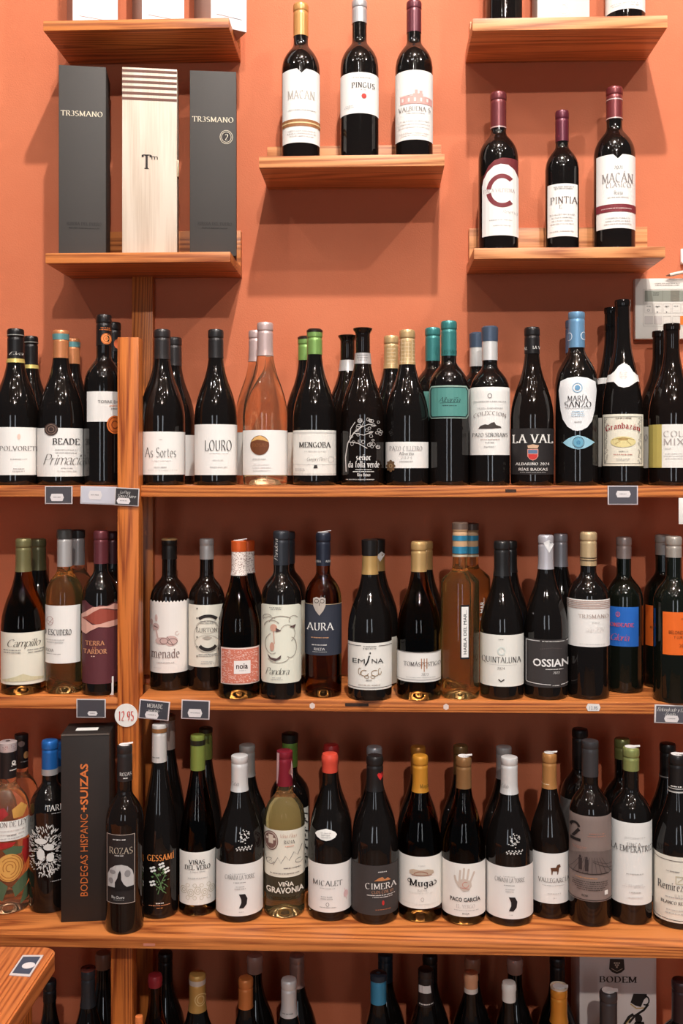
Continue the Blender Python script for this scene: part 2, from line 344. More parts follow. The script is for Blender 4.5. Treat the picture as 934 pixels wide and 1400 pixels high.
def put(decals, surf, root, eps0=.0004):
    """decals: list of (op, ...). ('L', polys|rect, colour, [name]) opens a label; other ops go on it"""
    cur = root; lay = eps0; idx = 0; i = 0
    pend = {}
    def flush():
        for (nm, c, lv), bag in pend.items(): bag.build(nm, surf, eps0+.0005+.00025*lv if cur is not root else eps0+.0002*lv, ink(c), cur, 5)
        pend.clear()
    for d in decals:
        op = d[0]
        if op in ('L', 'LP'):
            flush()
            if op == 'L': polys = P_rect(*d[1:5]); c = d[5]; nm = d[6] if len(d) > 6 else 'label'; key = d[7] if len(d) > 7 else ''
            else: polys = d[1]; c = d[2]; nm = d[3] if len(d) > 3 else 'label'; key = ''
            cur = Bag().add(polys).build(nm, surf, eps0, paper(c, key), root, 2.2); lv = 0
        elif op == 'G': flush(); cur = root
        else:
            if op == 'T': _, s, x0, y0, x1, y1, c, fnt = d[:8]; ps = P_text(s, x0, y0, x1, y1, fnt, *(d[8:])); nm = 'lettering'; lv = 2
            elif op == 'M': _, x0, y0, x1, y1, n, c = d; ps = P_small(x0, y0, x1, y1, n, rndm); nm = 'small_print'; lv = 2
            elif op == 'P': ps = d[1]; c = d[2]; nm = d[3] if len(d) > 3 else 'emblem'; lv = d[4] if len(d) > 4 else 1
            k = (nm, tuple(c), lv)
            pend.setdefault(k, Bag()).add(ps)
    flush()
# ---------------------------------------------------------------- bottle
SHAPES = {
 'bx': [(0, .375), (.24, .38), (.262, .43), (.285, .58), (.31, .74), (.335, .86), (.365, .95), (.41, 1)],
 'bu': [(0, .335), (.17, .34), (.22, .38), (.27, .45), (.32, .55), (.38, .71), (.44, .85), (.50, .95), (.57, 1)],
 'fl': [(0, .36), (.20, .38), (.26, .46), (.33, .58), (.40, .71), (.48, .84), (.56, .93), (.65, 1)],
 'sz': [(0, .36), (.21, .37), (.235, .42), (.27, .58), (.31, .76), (.35, .90), (.39, .97), (.44, 1)],
 'gb': [(0, .35), (.20, .37), (.28, .46), (.36, .62), (.44, .78), (.52, .91), (.60, .98), (.66, 1)],
 'hb': [(0, .37), (.17, .375), (.25, .39), (.275, .45), (.30, .72), (.325, .95), (.34, 1)],
}
def smooth_interp(tab, x):
    for i in range(len(tab)-1):
        if tab[i][0] <= x <= tab[i+1][0]:
            p0 = tab[max(i-1, 0)][1]; p1 = tab[i][1]; p2 = tab[i+1][1]; p3 = tab[min(i+2, len(tab)-1)][1]
            u = (x-tab[i][0])/(tab[i+1][0]-tab[i][0])
            if i == 0: return p1+(p2-p1)*u
            lo, hi = min(p1, p2), max(p1, p2)
            return max(lo, min(hi, .5*((2*p1)+(p2-p0)*u+(2*p0-5*p1+4*p2-p3)*u*u+(3*p1-p0-3*p2+p3)*u**3)))
    return tab[-1][1] if x > tab[-1][0] else tab[0][1]
Z1M = Z2 = Z3 = Z4 = None
NB = 0; REG = []
def bottle(shape, cx, ncx, top, w_, Y=None, base=None, z=0, cap=None, gl='black', decals=(), label='', group='', k=None, lip=None, bands=(), capm=None, tops=0):
    """cx/ncx body and neck centre px; top px; w_ body width px; Y axis plane or base px of the visible foot; z shelf height"""
    global NB; NB += 1
    mx = cx*.55+ncx*.45
    if Y is None:
        tf = z*F/(HZ-base); t = tf/(1-w_/2/F); u = (mx-CX)/F; Y = t*(CA+SA*u)
    t = depth_at(mx, Y); p = pt(mx, 0, Y); R = w_/2/F*t*.985
    H = -(top-HZ)/F*t-z
    root = empty('wine_bottle', (p.x, Y, z), math.atan2(-p.x, Y), label, 'wine bottle', group)
    tab = SHAPES[shape]
    if k: tab = [(a*k if a > 0 else a, b) for a, b in tab]
    rad = lambda zz: R*smooth_interp(tab, max(0, min(1, 1-zz/H)))
    prof = [(0, .018), (R*.45, .010), (R*.72, .0015), (R*.86, 0), (R*.95, .0012), (R*.99, .004), (R, .009)]
    zz = [H*(1-tab[-1][0]+.002)] if True else []
    n = 26
    for i in range(n+1):
        f = tab[-1][0]*(1-i/n); prof.append((R*smooth_interp(tab, f), H*(1-f)))
    rn = R*tab[0][1]
    if lip == 'flare':
        prof = [q for q in prof if q[1] < H-.012]+[(rn*1.0, H-.012), (rn*1.12, H-.007), (rn*1.30, H-.004), (rn*1.34, H-.001), (rn*1.2, H), (rn*.8, H), (rn*.75, H-.006), (0, H-.006)]
    elif lip:
        prof = [q for q in prof if q[1] < H-.012]+[(rn*1.0, H-.012), (rn*1.09, H-.0115), (rn*1.11, H-.007), (rn*1.11, H-.003), (rn*1.06, H), (rn*.8, H), (rn*.78, H-.004), (0, H-.004)]
    else:
        prof = [q for q in prof if q[1] < H-.002]+[(rn*.94, H-.002), (rn*.8, H-.001), (0, H-.001)]
    body = lathe('bottle_glass', prof, glass(gl), root)
    b = dict(cx=mx+(0), t=t, R=R, rad=rad)
    b['ncx'] = mx; b['cx'] = mx; b['zcyl'] = H*(1-tab[-1][0])-.004
    REG.append((p.x, Y, R, label, z))
    b['zw'] = lambda py, rr: -(py-HZ)/F*(t-rr)-z
    b['swy'] = -1
    surf = Cyl(b)
    dx = mx-cx
    def shift(ds, d_):
        out = []
        for q in ds:
            q = list(q)
            if q[0] in ('T', 'M') : i = 2 if q[0] == 'T' else 1; q[i] += d_; q[i+2] += d_
            elif q[0] == 'L': q[1] += d_; q[3] += d_
            elif q[0] in ('LP', 'P'): q[1] = [[(v[0]+d_, v[1]) for v in pl] for pl in q[1]]
            out.append(tuple(q))
        return out
    if cap:
        col, cy = cap[0], cap[1]; style = cap[2] if len(cap) > 2 else 'foil'
        zb = b['zw'](cy, rn)
        e = .0007
        if style == 'wax':
            prof = [(0, H+.0022), (rn*.75, H+.002), (rn*1.02, H+.001), (rn*1.16, H-.004), (rn*1.17, H-.012), (rn*1.09, H-.016), (rad(zb)+.0012, zb+.003), (rad(zb)+.0009, zb+.0003), (rad(zb)-.0004, zb)]
            m = mat(col, .32, 0, .5)
        elif style == 'cap':   # plain screw sleeve
            prof = [(0, H+.0012), (rn*.9, H+.0012), (rn*1.04, H+.0002), (rn*1.07, H-.002), (rn*1.07, H-.011), (rn*1.03, H-.012), (rn*1.03, H-.0135), (rn*1.06, H-.0145)]
            for i in range(8):
                q = H-.02-(H-.02-zb)*i/7; prof.append((rad(q)+e, q))
            prof.append((rad(zb)-.0003, zb)); m = foil(col)
        else:
            prof = [(0, H+.0010), (rn*.82, H+.0012), (rn*.98, H+.0004), (rn*1.07, H-.002), (rn*1.09, H-.005), (rn*1.09, H-.0125), (rn*1.07, H-.0145), (rn*1.01, H-.0155), (rn*1.01, H-.0175), (rad(H-.02)+e, H-.0185)]
            for i in range(9):
                q = H-.022-(H-.022-zb)*i/8; prof.append((rad(q)+e, q))
            prof.append((rad(zb)-.0003, zb)); m = foil(col)
        if capm: m = capm
        cp = lathe('capsule' if style != 'wax' else 'wax_seal', prof, m, root, 40)
    par = cp if cap else root
    for y0, y1, col in bands:
        za, zb = b['zw'](y0, rn), b['zw'](y1, rn); pr = []
        za = min(za, H)
        for i in range(4):
            q = za+(zb-za)*i/3; ex = 1.09 if q > H-.0135 and cap and cap[-1] != 'wax' else 1.0
            pr.append((max(rad(q)+.0012, rn*ex+.0004 if ex > 1 else 0), q))
        if ex and y0 <= top+1: pr = [(rn*.3, H+.0016), (rn*.9, H+.0016)]+pr
        lathe('neck_band' if col[0] >= 0 else 'cork', pr, foil(col), par, 40)
    nk = [q for q in decals if q[0] == 'N']; bd = [q for q in decals if q[0] != 'N']
    if bd: put(shift(bd, dx), surf, root)
    if nk:
        put(shift([q for d in nk for q in d[1]], mx-ncx), surf, par, .0011)
    if tops:
        bm = bmesh.new(); bmesh.ops.create_cone(bm, cap_ends=True, segments=20, radius1=rn*.8, radius2=rn*.8, depth=.0006, matrix=Matrix.Translation((0, 0, H+.0018))); bm_obj('price_sticker', bm, paper((230, 226, 224)), cp)
        bm = bmesh.new(); add_box(bm, -rn*.2, rn*1.15, -rn*.5, rn*.3, H+.0024, H+.0028)
        for v in bm.verts:
            if v.co.x > rn: v.co.z += .0022
        bm_obj('sticker_tail', bm, paper((230, 226, 224)), cp)
    return root
WH = (236, 233, 228); BK = (28, 25, 25); GR = (120, 118, 116); LG = (178, 176, 174); CR = (226, 222, 206)
GOLD = (196, 150, 84); SIL = (176, 172, 172); MAR = (92, 32, 38); DK = (38, 34, 34)
# ================================================================ ROOM
bm = bmesh.new(); add_box(bm, -2.2, 2.2, WALL, WALL+.12, -1.55, CEIL)
tag(bm_obj('wall_back', bm, wall_mat()), kind='structure')
tag(box('floor', -2.2, 2.2, -3.2, WALL, -1.6, -1.55, mat((120, 88, 66), .5)), kind='structure')
tag(box('ceiling', -2.2, 2.2, -3.2, WALL, CEIL, CEIL+.05, mat((110, 92, 80), .8)), kind='structure')
WX = wood(0); WZ = wood(2, (128, 56, 22), (204, 116, 52), 'post', 1.2); WD = wood(0, (128, 58, 26), (196, 112, 56), 'under')
WL = wood(0, (158, 88, 48), (224, 152, 98), 'pale')
# ---- floating shelves
YF = 1.905
SHZ = {}
def floating(key, x0, x1, ytop, ybot, label, m, up=20, cx0=None, cx1=None, ybm=None, yf=YF):
    a = pt(x0, ytop, yf); b = pt(x1, ytop, yf); xm = (x0+x1)/2; z1 = pt(xm, ytop, yf).z; z0 = pt(xm, ybot, yf).z
    r = empty('floating_shelf', ((a.x+b.x)/2, WALL, z0), 0, label, 'shelf', 'small floating shelves')
    c = (a.x+b.x)/2
    box('shelf_board', a.x-c, b.x-c, yf-WALL, 0, 0, z1-z0, m, r, .0015)
    if up:
        ca = pt(cx0, ytop, WALL-.01).x-c if cx0 else a.x-c+.0; cb = pt(cx1, ytop, WALL-.01).x-c
        box('back_rail', ca, cb, -.018, 0, z1-z0, z1-z0+up, m, r, .001)
    SHZ[key] = z1
floating('TL', 59, 313, 26, 40, 'stained pine floating shelf in the top left corner carrying three white-fronted boxes', WX, .03, 100, 328, yf=1.895)
floating('BL', 62, 315, 345, 359, 'stained pine floating shelf under the two charcoal boxes and the pale wooden box', WX, .075, 90, 330, yf=1.895)
floating('MID', 354, 608, 212, 228, 'pale pine floating shelf in the middle carrying three wine bottles', WL, .062, 366, 603)
floating('TR', 646, 913, 23, 40, 'pine floating shelf in the top right corner, bottles cropped by the frame', WL, .055, 642, 886)
floating('BR', 648, 910, 338, 353, 'pale pine floating shelf under three maroon-capped bottles on the right', WL, .070, 641, 884)
# ---- big shelving unit: long boards, uprights and battens that can be lifted away one by one
def timber(name, cat, label, x0, x1, y0, y1, z0, z1, m, bev=.001, group=None):
    o = box(name, x0-(x0+x1)/2, (x1-x0)/2, y0-y1, 0, 0, z1-z0, m, None, bev); o.location = ((x0+x1)/2, y1, z0); tag(o, label, cat, group); return o
Z2 = pt(467, 664, 1.85).z; Z3 = pt(467, 957, 1.835).z; Z4 = -.833; Z5 = -1.247
TH = .021
pl = pt(160.5, 600, 1.832).x; pr_ = pt(189.5, 600, 1.832).x
pl2 = pt(151.5, 1350, 1.80).x; pr2 = pt(181, 1350, 1.80).x
gb = 'long shelf boards of the shelving unit'
BOARD = {}
for z_, yf, nm in ((Z2, 1.85, 'upper'), (Z3, 1.835, 'middle')):
    timber('long_shelf', 'shelf', 'stained pine long board left of the post, %s level' % nm, -1.0, pl-.0004, yf, WALL, z_-TH, z_, WX, group=gb)
    BOARD[nm] = timber('long_shelf', 'shelf', 'stained pine long board right of the post, %s level' % nm, pr_+.0004, 1.2, yf, WALL, z_-TH, z_, WX, group=gb)
BOARD['low'] = timber('long_shelf', 'shelf', 'deep stained pine board running the full width, below the post foot', -1.0, 1.2, 1.74, WALL, Z4-.0215, Z4, WX, .002, gb)
timber('long_shelf', 'shelf', 'lowest pine board, carrying the dim bottom row of bottles', -1.0, 1.2, 1.74, WALL, Z5-.0215, Z5, WX, .002, gb)
timber('post', 'post', 'upright pine post in front of the upper and middle boards', pl, pr_, 1.832, 1.868, Z4, pt(170, 461, 1.832).z, WZ, .0015)
timber('post', 'post', 'short pine post below the deep lower board', pl2, pr2, 1.80, 1.836, Z5, Z4-.0215, WZ, .0015)
bl, br_ = pt(180.5, 600, WALL-.02).x, pt(209, 600, WALL-.02).x
for z0_, z1_, nm in ((Z2, pt(190, 372, WALL).z, 'above the upper board'), (Z3, Z2-TH, 'below the upper board'), (Z4, Z3-TH, 'below the middle board'), (Z5, Z4-.0215, 'below the deep lower board')):
    timber('wall_batten', 'batten', 'vertical pine batten on the wall behind the post, '+nm, bl, br_, WALL-.02, WALL, z0_, z1_, WZ, group='battens on the wall')
# dark strips stuck on board edges
def strip(x0, y0, x1, y1, Yp, c, bd, nm='tape_strip'):
    a, b = pt(x0, y1, Yp), pt(x1, y0, Yp); l = BOARD[bd].location; box(nm, a.x-l.x, b.x-l.x, Yp-.0006-l.y, Yp+.0004-l.y, a.z-l.z, b.z-l.z, ink(c), BOARD[bd])
strip(691, 669, 706, 673, 1.85, (60, 40, 30), 'upper'); strip(472, 961.5, 504, 965.5, 1.835, (56, 40, 32), 'middle'); strip(196, 1290, 212, 1293, 1.74, (190, 120, 100), 'low')
for cx_, cy_ in ((427, 965), (610, 966.5)):
    a = pt(cx_, cy_, 1.8345)-BOARD['middle'].location; bm = bmesh.new()
    bm.faces.new([bm.verts.new((a.x+.0055*math.cos(q), a.y, a.z+.006*math.sin(q))) for q in [math.pi/2+2*math.pi*i/6 for i in range(6)]])
    bm_obj('sticker', bm, paper((225, 205, 195)), BOARD['middle'])
# ================================================================ BOXES
def carton(name, x0, x1, y0, y1, Yf, dep, z, m, label, cat, group, decals, rz=0, ms=None):
    xm = (x0+x1)/2; t = depth_at(xm, Yf); p = pt(xm, y1, Yf); zt = -(y0-HZ)/F*t; wd = (x1-x0)/F*t
    if z is None: z = p.z
    r = empty(name, (p.x, Yf+dep/2, z), rz, label, cat, group)
    box('box_body', -wd/2, wd/2, -dep/2, dep/2, 0, zt-z, m, r, .0012)
    s = Plane(xm, t, z, -dep/2); put(decals, s, r, .0003)
    return r, wd, zt-z
CH = paper((64, 60, 57), 'cloth')
g = 'gift boxes on the lower left floating shelf'
def tresmano(xa, xb, y0, ytx, seal, x0, x1, Yf, label, rz):
    dc = [('T', 'TR3SMANO', xa, ytx-7, xb, ytx, (226, 214, 190), 's'), ('T', 'RIBERA DEL DUERO', x0+11, 304, x1-6, 308, (38, 34, 32), 's'), ('M', x0+11, 310, x1-6, 313, 1, (38, 34, 32))]
    if seal: dc += [('P', P_ell(305.5, 187, 8.5, 9), (36, 30, 28), 'seal', 1), ('P', P_ring(305.5, 187, 6.5, 7, .8), (200, 190, 170), 'seal', 2), ('P', P_ring(305.5, 187, 8.6, 9.2, 1, 0, 360, 14), (190, 180, 160), 'seal', 2), ('T', '2', 303.5, 183, 308, 191, (220, 210, 190), 's')]
    carton('gift_box', x0, x1, y0, 345, Yf, .085, SHZ['BL'], CH, label, 'box', g, dc, rz)
tresmano(79, 134.5, 90, 159, False, 76, 139, 1.925, 'tall charcoal card gift box left of the pale wooden box', .17)
tresmano(259.5, 315, 97, 167, True, 256, 319, 1.93, 'tall charcoal card gift box with a round seal, right of the pale wooden box', .13)
WB = wood(2, (196, 176, 156), (216, 200, 182), 'birch', .7)
dc = []
for i, yy in enumerate((96, 103.5, 111, 118.5, 126.5, 134)): dc.append(('P', P_rect(162.3, yy, 235.7, yy+3.4), (104, 66, 54), 'stripe', 1))
dc += [('T', 'T', 189, 212, 201, 231, (40, 30, 28), 'S'), ('T', 'm', 201.5, 212.5, 210, 218, (40, 30, 28), 'b')]
r, wd, hh = carton('wooden_box', 162, 236, 93, 345, 1.925, .10, SHZ['BL'], WB, 'pale wooden wine case with brown stripes across its top end', 'box', g, dc, .16)
box('clasp', wd/2, wd/2+.003, -.045, -.028, hh*.43, hh*.52, mat((190, 170, 140), .4, .6), r, .0008)
g = 'white-fronted boxes on the top left shelf'
for i, (x0, x1, sx, dp, rz, lb) in enumerate(((91, 152, 81, .08, .45, 'leftmost of the three white-fronted boxes on the top left shelf'), (184, 243, 168, .085, .47, 'middle one of the three white-fronted boxes on the top left shelf'), (274, 327, 248, .09, .56, 'rightmost white-fronted box, reaching past the end of the top left shelf'))):
    xm = (x0+x1)/2-3; Yf = 1.925; t = depth_at(xm, Yf); p = pt(xm, 0, Yf); wd = (x1-x0)/F*t; h = .33
    r = empty('gift_box', (p.x-.004, Yf+dp/2+.01, SHZ['TL']), rz, lb, 'box', g)
    box('box_body', -wd/2, wd/2, -dp/2+.002, dp/2, 0, h, paper((176, 142, 128)), r, .001)
    f = box('front_panel', -wd/2, wd/2, -dp/2, -dp/2+.002, 0, h, paper((236, 236, 238)), r, .0005)
    bm = bmesh.new(); add_box(bm, -wd*.36, wd*.36, -dp/2-.0012, -dp/2, .022, h-.02, .0006); bm_obj('raised_border', bm, paper((228, 228, 231)), f)
# charcoal bodega box on the fourth board
dc = [('T', 'BODEGAS HISPANC', 105.5, 1113, 116, 1225, (196, 104, 50), 'b', 1), ('T', '+SUIZAS', 105.5, 1044, 116, 1110, (216, 118, 60), 'B', 1)]
tf = -Z4*F/(1260-HZ); ang = (113-CX)/F; Yb = tf*(CA+SA*ang)
r, wd, hh = carton('wine_box', 80, 145, 1004, 1260, Yb, .082, Z4, mat((40, 34, 31), .5, 0, .4), 'tall black carton with orange vertical lettering on the deep lower board', 'box', None, dc, .13)
tm = bmesh.new(); add_box(tm, -.022, .018, -.014, .004, hh, hh+.0005); bm_obj('paper_label', tm, paper(WH), r)
tm = bmesh.new(); add_box(tm, -wd/2, wd/2, -.042, -.0405, hh-.002, hh+.0008, .0003); bm_obj('lid_edge', tm, paper((92, 84, 78)), r)
# white box in the bottom row
dc = [('P', [[(834, 1311), (853, 1311), (854, 1325), (850, 1329), (843.5, 1331.5), (837, 1329), (833, 1325)]], (58, 46, 40), 'crest', 1),
      ('P', P_ell(843.5, 1316.5, 1.3, 1.3, 8)+P_ell(840.5, 1316.5, 1.3, 1.3, 8)+P_ell(846.5, 1316.5, 1.3, 1.3, 8)+P_ell(842, 1319.3, 1.3, 1.3, 8)+P_ell(845, 1319.3, 1.3, 1.3, 8)+P_ell(843.5, 1322, 1.3, 1.3, 8)+P_line([(836, 1324), (843.5, 1328), (851, 1324)], .8), (200, 180, 160), 'crest', 2),
      ('T', 'BODEM', 820, 1335, 870, 1343, (70, 54, 48), 'S'),
      ('P', [[(866, 1358), (884, 1358), (884, 1362), (880, 1366), (876, 1376), (868, 1374), (862, 1370)]]+P_ring(882, 1367, 5, 6, 2, -90, 120, 10)+P_line([(860, 1398), (868, 1388), (880, 1380), (886, 1372)], 3)+P_ell(873, 1392, 5, 6, 14)+[[(868, 1396), (880, 1396), (884, 1412), (862, 1412)]]+P_line([(853, 1402), (860, 1390), (866, 1386)], 4), (36, 30, 28), 'figure', 1),
      ('P', P_line([(862, 1372), (870, 1378), (880, 1377)], 1.5)+P_line([(856, 1399), (862, 1392)], 1.2), (196, 160, 90), 'figure', 2)]
carton('wine_box', 793, 897, 1290, 1620, 1.955, .09, Z5, paper((226, 212, 206)), 'white carton with a dark crest and a black figure, on the bottom board', 'box', None, dc, 0)
# ================================================================ BOTTLES
# ---- floating shelf, middle
g = 'bottles on the middle floating shelf'; z = SHZ['MID']; Y = 1.978
bottle('bx', 412, 410.7, 7, 53, Y, z=z, cap=((200, 144, 82), 47), gl='black', group=g, label='dark bottle with gold capsule and notched white label crossed by gold stripes', decals=[
 ('LP', [[(387.5, 95), (407, 94), (413, 100), (419, 94), (438, 95), (438, 195), (387.5, 195)]], WH), ('T', 'MACAN', 395, 124, 430, 135, (176, 168, 160), 's'), ('M', 396, 148, 432, 153, 1, LG),
 ('P', P_rect(387.5, 163, 438, 172.5), (150, 100, 62), 'stripe', 1), ('P', P_rect(387.5, 166.8, 438, 168.6), (228, 198, 150), 'stripe', 2), ('M', 392, 177, 434, 188, 3, LG)])
bottle('bx', 492, 491, 2, 53, Y, z=z, cap=(SIL, 29), group=g, label='dark bottle with silver capsule and short white label with a small red flower', decals=[
 ('L', 465.5, 99, 519, 155, WH), ('M', 478, 104, 512, 108, 1, LG), ('T', 'PINGUS', 482, 113, 512, 120, (70, 62, 60), 'S'), ('M', 492, 121, 502, 124, 1, LG),
 ('P', P_ell(498, 131.5, 3.4, 3.6, 10), (186, 60, 52), 'flower', 1), ('M', 472, 143, 486, 148, 2, LG)])
bottle('bx', 566, 566.3, 3.5, 52, Y, z=z, cap=((98, 42, 52), 42), group=g, label='dark bottle with plum capsule and white label showing a pink castle drawing', decals=[
 ('L', 540.5, 96, 592, 191, WH), ('P', P_rect(548, 131, 565, 142)+P_rect(565, 128, 578, 142)+P_rect(578, 132, 590, 142)+P_rect(567, 123, 571, 128)+P_rect(573, 124, 577, 128), (216, 164, 156), 'castle', 1),
 ('P', [q for i in range(5) for q in P_rect(550+8*i, 134, 552.5+8*i, 139)]+P_line([(547, 130.5), (565, 129)], 1)+P_line([(578, 131), (590, 133)], 1), (238, 214, 208), 'castle', 2),
 ('T', 'VALBUENA 5.', 546, 146, 589, 152, (120, 110, 106), 's'), ('M', 556, 153, 580, 156, 1, LG), ('M', 544, 163, 588, 176, 3, (206, 200, 196)), ('M', 544, 180, 588, 186, 2, (206, 200, 196))])
# ---- floating shelf, lower right
g = 'bottles on the lower right floating shelf'; z = SHZ['BR']
arch = [(659, 252), (661, 240), (666, 229), (674, 221), (684, 217), (694, 217.5), (702, 222), (708, 230)]
bottle('bx', 681, 682, 128, 55, Y, z=z, cap=((112, 48, 52), 174), bands=(((172, 173.6, (214, 180, 176))),), group=g, label='dark bottle with a big maroon open ring on a white arched label', decals=[
 ('LP', [[(660, 322), (660, 246)]+[(662, 238), (668, 226), (676, 219), (686, 216), (707.5, 216), (707.5, 322)]], (112, 44, 48)),
 ('P', [[(660, 322), (660, 252), (662, 243), (667, 234), (675, 227), (684, 224.5), (694, 225.5), (702, 231), (707.5, 240), (707.5, 322)]], WH, 'white_panel', 1),
 ('P', P_ring(686, 261, 17.5, 20, 6, 188, 312, 18)+P_ring(686, 261, 17.5, 20, 6, 48, 172, 18), (122, 52, 58), 'ring', 2), ('T', 'FINCA VALPIEDRA', 662, 258, 702, 263, (176, 160, 156), 's'),
 ('T', 'Reserva', 686, 287, 706, 292, LG, 'i'), ('M', 668, 299, 700, 303, 1, LG), ('M', 674, 307, 698, 310, 1, LG)])
bottle('bx', 768.6, 768.5, 153, 46, Y, z=z, cap=((98, 36, 52), 192), group=g, label='small dark bottle with burgundy capsule, shortest one on the lower right shelf', decals=[
 ('L', 749.5, 251, 789, 323, WH), ('M', 758, 254, 784, 259, 2, GR), ('T', 'PINTIA', 754, 269, 788, 278, (92, 80, 78), 's'), ('T', 'E', 765, 280, 768.5, 285, GR, 's'), ('M', 752, 291, 786, 308, 4, LG), ('M', 751, 314, 786, 318, 1, LG)])
bottle('bx', 839.5, 841, 121, 56, Y, z=z, cap=((118, 48, 50), 161), bands=((159.8, 161.3, (216, 190, 184)), (134, 135.4, (216, 190, 184))), group=g, label='dark bottle with red capsule and notched white label crossed by a maroon stripe', decals=[
 ('LP', [[(816, 211), (838, 211), (844, 217), (850, 211), (868, 211), (868, 312), (816, 312)]], WH), ('T', '2021', 839, 227, 850, 231.5, GR, 's'), ('T', 'MACÁN', 824, 237, 863, 249, (140, 132, 130), 's'), ('T', 'CLÁSICO', 829, 250, 860, 256, (150, 142, 140), 's'),
 ('T', 'Rioja', 839, 261, 850, 266, GR, 's'), ('M', 826, 268, 862, 271, 1, LG), ('P', P_rect(816, 279, 868, 289.5), (122, 46, 54), 'stripe', 1), ('M', 819, 283, 865, 287, 1, (220, 190, 186)), ('M', 826, 296, 862, 308, 3, LG)])
# ---- floating shelf, top right (cropped)
g = 'items on the top right floating shelf'; z = SHZ['TR']
bottle('bx', 689, 689, -185, 50, Y, z=z, cap=((40, 36, 36), -140), group=g, label='dark bottle cropped by the top edge, left on the top right shelf', decals=[('L', 665, -80, 713, -20, WH)])
bottle('bx', 855, 855, -188, 54, Y, z=z, cap=((98, 36, 40), -140), group=g, label='dark bottle with low white label, cropped by the top edge, right of the frosted box', decals=[('L', 829, -60, 881, 12, WH), ('M', 835, 2, 876, 8, 2, LG)])
r, wd, hh = carton('frosted_box', 735, 806, -190, 24, 1.93, .07, z, mat((208, 204, 200), .35), 'pale grey frosted gift box between two cropped bottles', 'box', g, [('P', P_ring(771, 12, 8, 9, .8)+P_ring(771, 12, 5, 6, .8)+P_line([(760, 20), (771, 4), (782, 20)], .8), (232, 230, 228), 'etched_crest', 1)], 0)
# ---- second row
g = 'bottles on the upper long board'; z = Z2; YA = 1.905; YB = 1.997
Y = YA
def blab(x0, x1, y0, y1, c=WH): return [('L', x0, y0, x1, y1, c)]  # c: some rear labels take a dimmer paper colour in place of shade
bottle('bu', 42, 42, 460.6, 60, YB, z=z, cap=((30, 27, 27), 452), capm=None, bands=((432.5, 452, (30, 27, 27)),) and ((447.5, 452.5, (214, 190, 110)),), group=g, label='second bottle in the left corner, black capsule with a yellow ring, behind the first') if False else None
bottle('bu', 20, 23, 450.7, 63, YA, z=z, cap=((32, 29, 29), 490), bands=((490, 495.5, (216, 194, 112)), (457, 458, (170, 168, 160))), gl='black', group=g, label='dark burgundy bottle with black capsule and yellow ring at the left edge, front', decals=[
 ('N', [('T', 'Eva', 14, 481, 32, 485, (210, 205, 196), 'i')]), ('L', -12, 584, 50, 649.5, WH), ('T', 'POLVORETE', 0, 610, 50, 616, (108, 100, 98), 's'), ('M', 13, 626, 35, 629, 1, LG), ('M', 16, 639, 32, 646, 2, LG), ('P', P_ell(24, 597, 2.2, 4, 10), (228, 200, 184), 'emblem', 1)])
bottle('bu', 42, 42, 460.6, 55, YB, z=z, cap=((32, 29, 29), 498), bands=((498.5, 503.5, (216, 194, 112)), (467, 468, (170, 168, 160))), group=g, label='dark bottle with black capsule and yellow ring at the left edge, rear', decals=blab(14, 71, 586, 650))
bottle('bu', 84, 82, 452.6, 62, YA, z=z, cap=((202, 130, 84), 489), bands=((456, 464, (108, 158, 160)),), group=g, label='dark bottle with copper capsule and teal ring, white label with a handwritten line, front', decals=[
 ('L', 50, 585, 116, 651.5, WH), ('P', P_ell(72, 587, 8.6, 8.6), (62, 48, 44), 'seal', 2), ('P', P_ring(72, 587, 6.4, 6.4, 1)+P_ring(72, 587, 3.4, 3.4, 1), (128, 104, 92), 'seal', 3), ('T', 'BEADE', 74, 599.5, 107.5, 607.5, (44, 40, 40), 'S'), ('M', 77, 613, 105, 621, 2, LG),
 ('T', 'Primacía', 61, 621, 114, 635, (120, 116, 114), 'i'), ('M', 84, 639, 100, 641, 1, GR), ('M', 77, 643, 107, 645, 1, LG)])
bottle('bu', 99, 100, 463.5, 56, YB, z=z, cap=((202, 130, 84), 497), bands=((467, 474, (108, 158, 160)),), group=g, label='dark bottle with copper capsule and teal ring, rear one of its pair', decals=blab(72, 127, 588, 651))
bottle('bx', 142, 142, 431.5, 53, YA, z=z, cap=((34, 30, 30), 472), group=g, label='tall dark bottle with orange seal on its black capsule, left of the post, front', decals=[
 ('N', [('P', P_ell(145, 463, 6.6, 7.6), (206, 112, 54), 'seal', 1), ('P', P_ring(145, 463, 4.6, 5.4, .8)+P_ring(145, 463, 2.2, 2.6, .8), (240, 160, 96), 'seal', 2), ('M', 136, 447, 152, 452, 2, (206, 112, 54))]),
 ('L', 120, 535, 164, 576.5, WH), ('T', 'TORRE DO', 134.5, 547, 163, 551, (60, 54, 52), 'b'), ('M', 149, 553, 163, 556, 1, (214, 150, 120)), ('M', 150, 557, 163, 560, 1, GR),
 ('P', P_ell(156, 580.5, 10.3, 12.5), (206, 108, 48), 'seal', 2), ('P', P_ring(156, 580.5, 8, 10, .8)+P_ring(156, 580.5, 4, 5, 1.2), (120, 50, 24), 'seal', 3)])
bottle('bx', 155, 155.5, 441.6, 50, YB, z=z, cap=((34, 30, 30), 480), group=g, label='dark bottle with orange seal on its black capsule, half hidden behind the post', decals=[('N', [('P', P_ell(161, 470, 5, 6.6), (190, 90, 50), 'seal', 1)])])
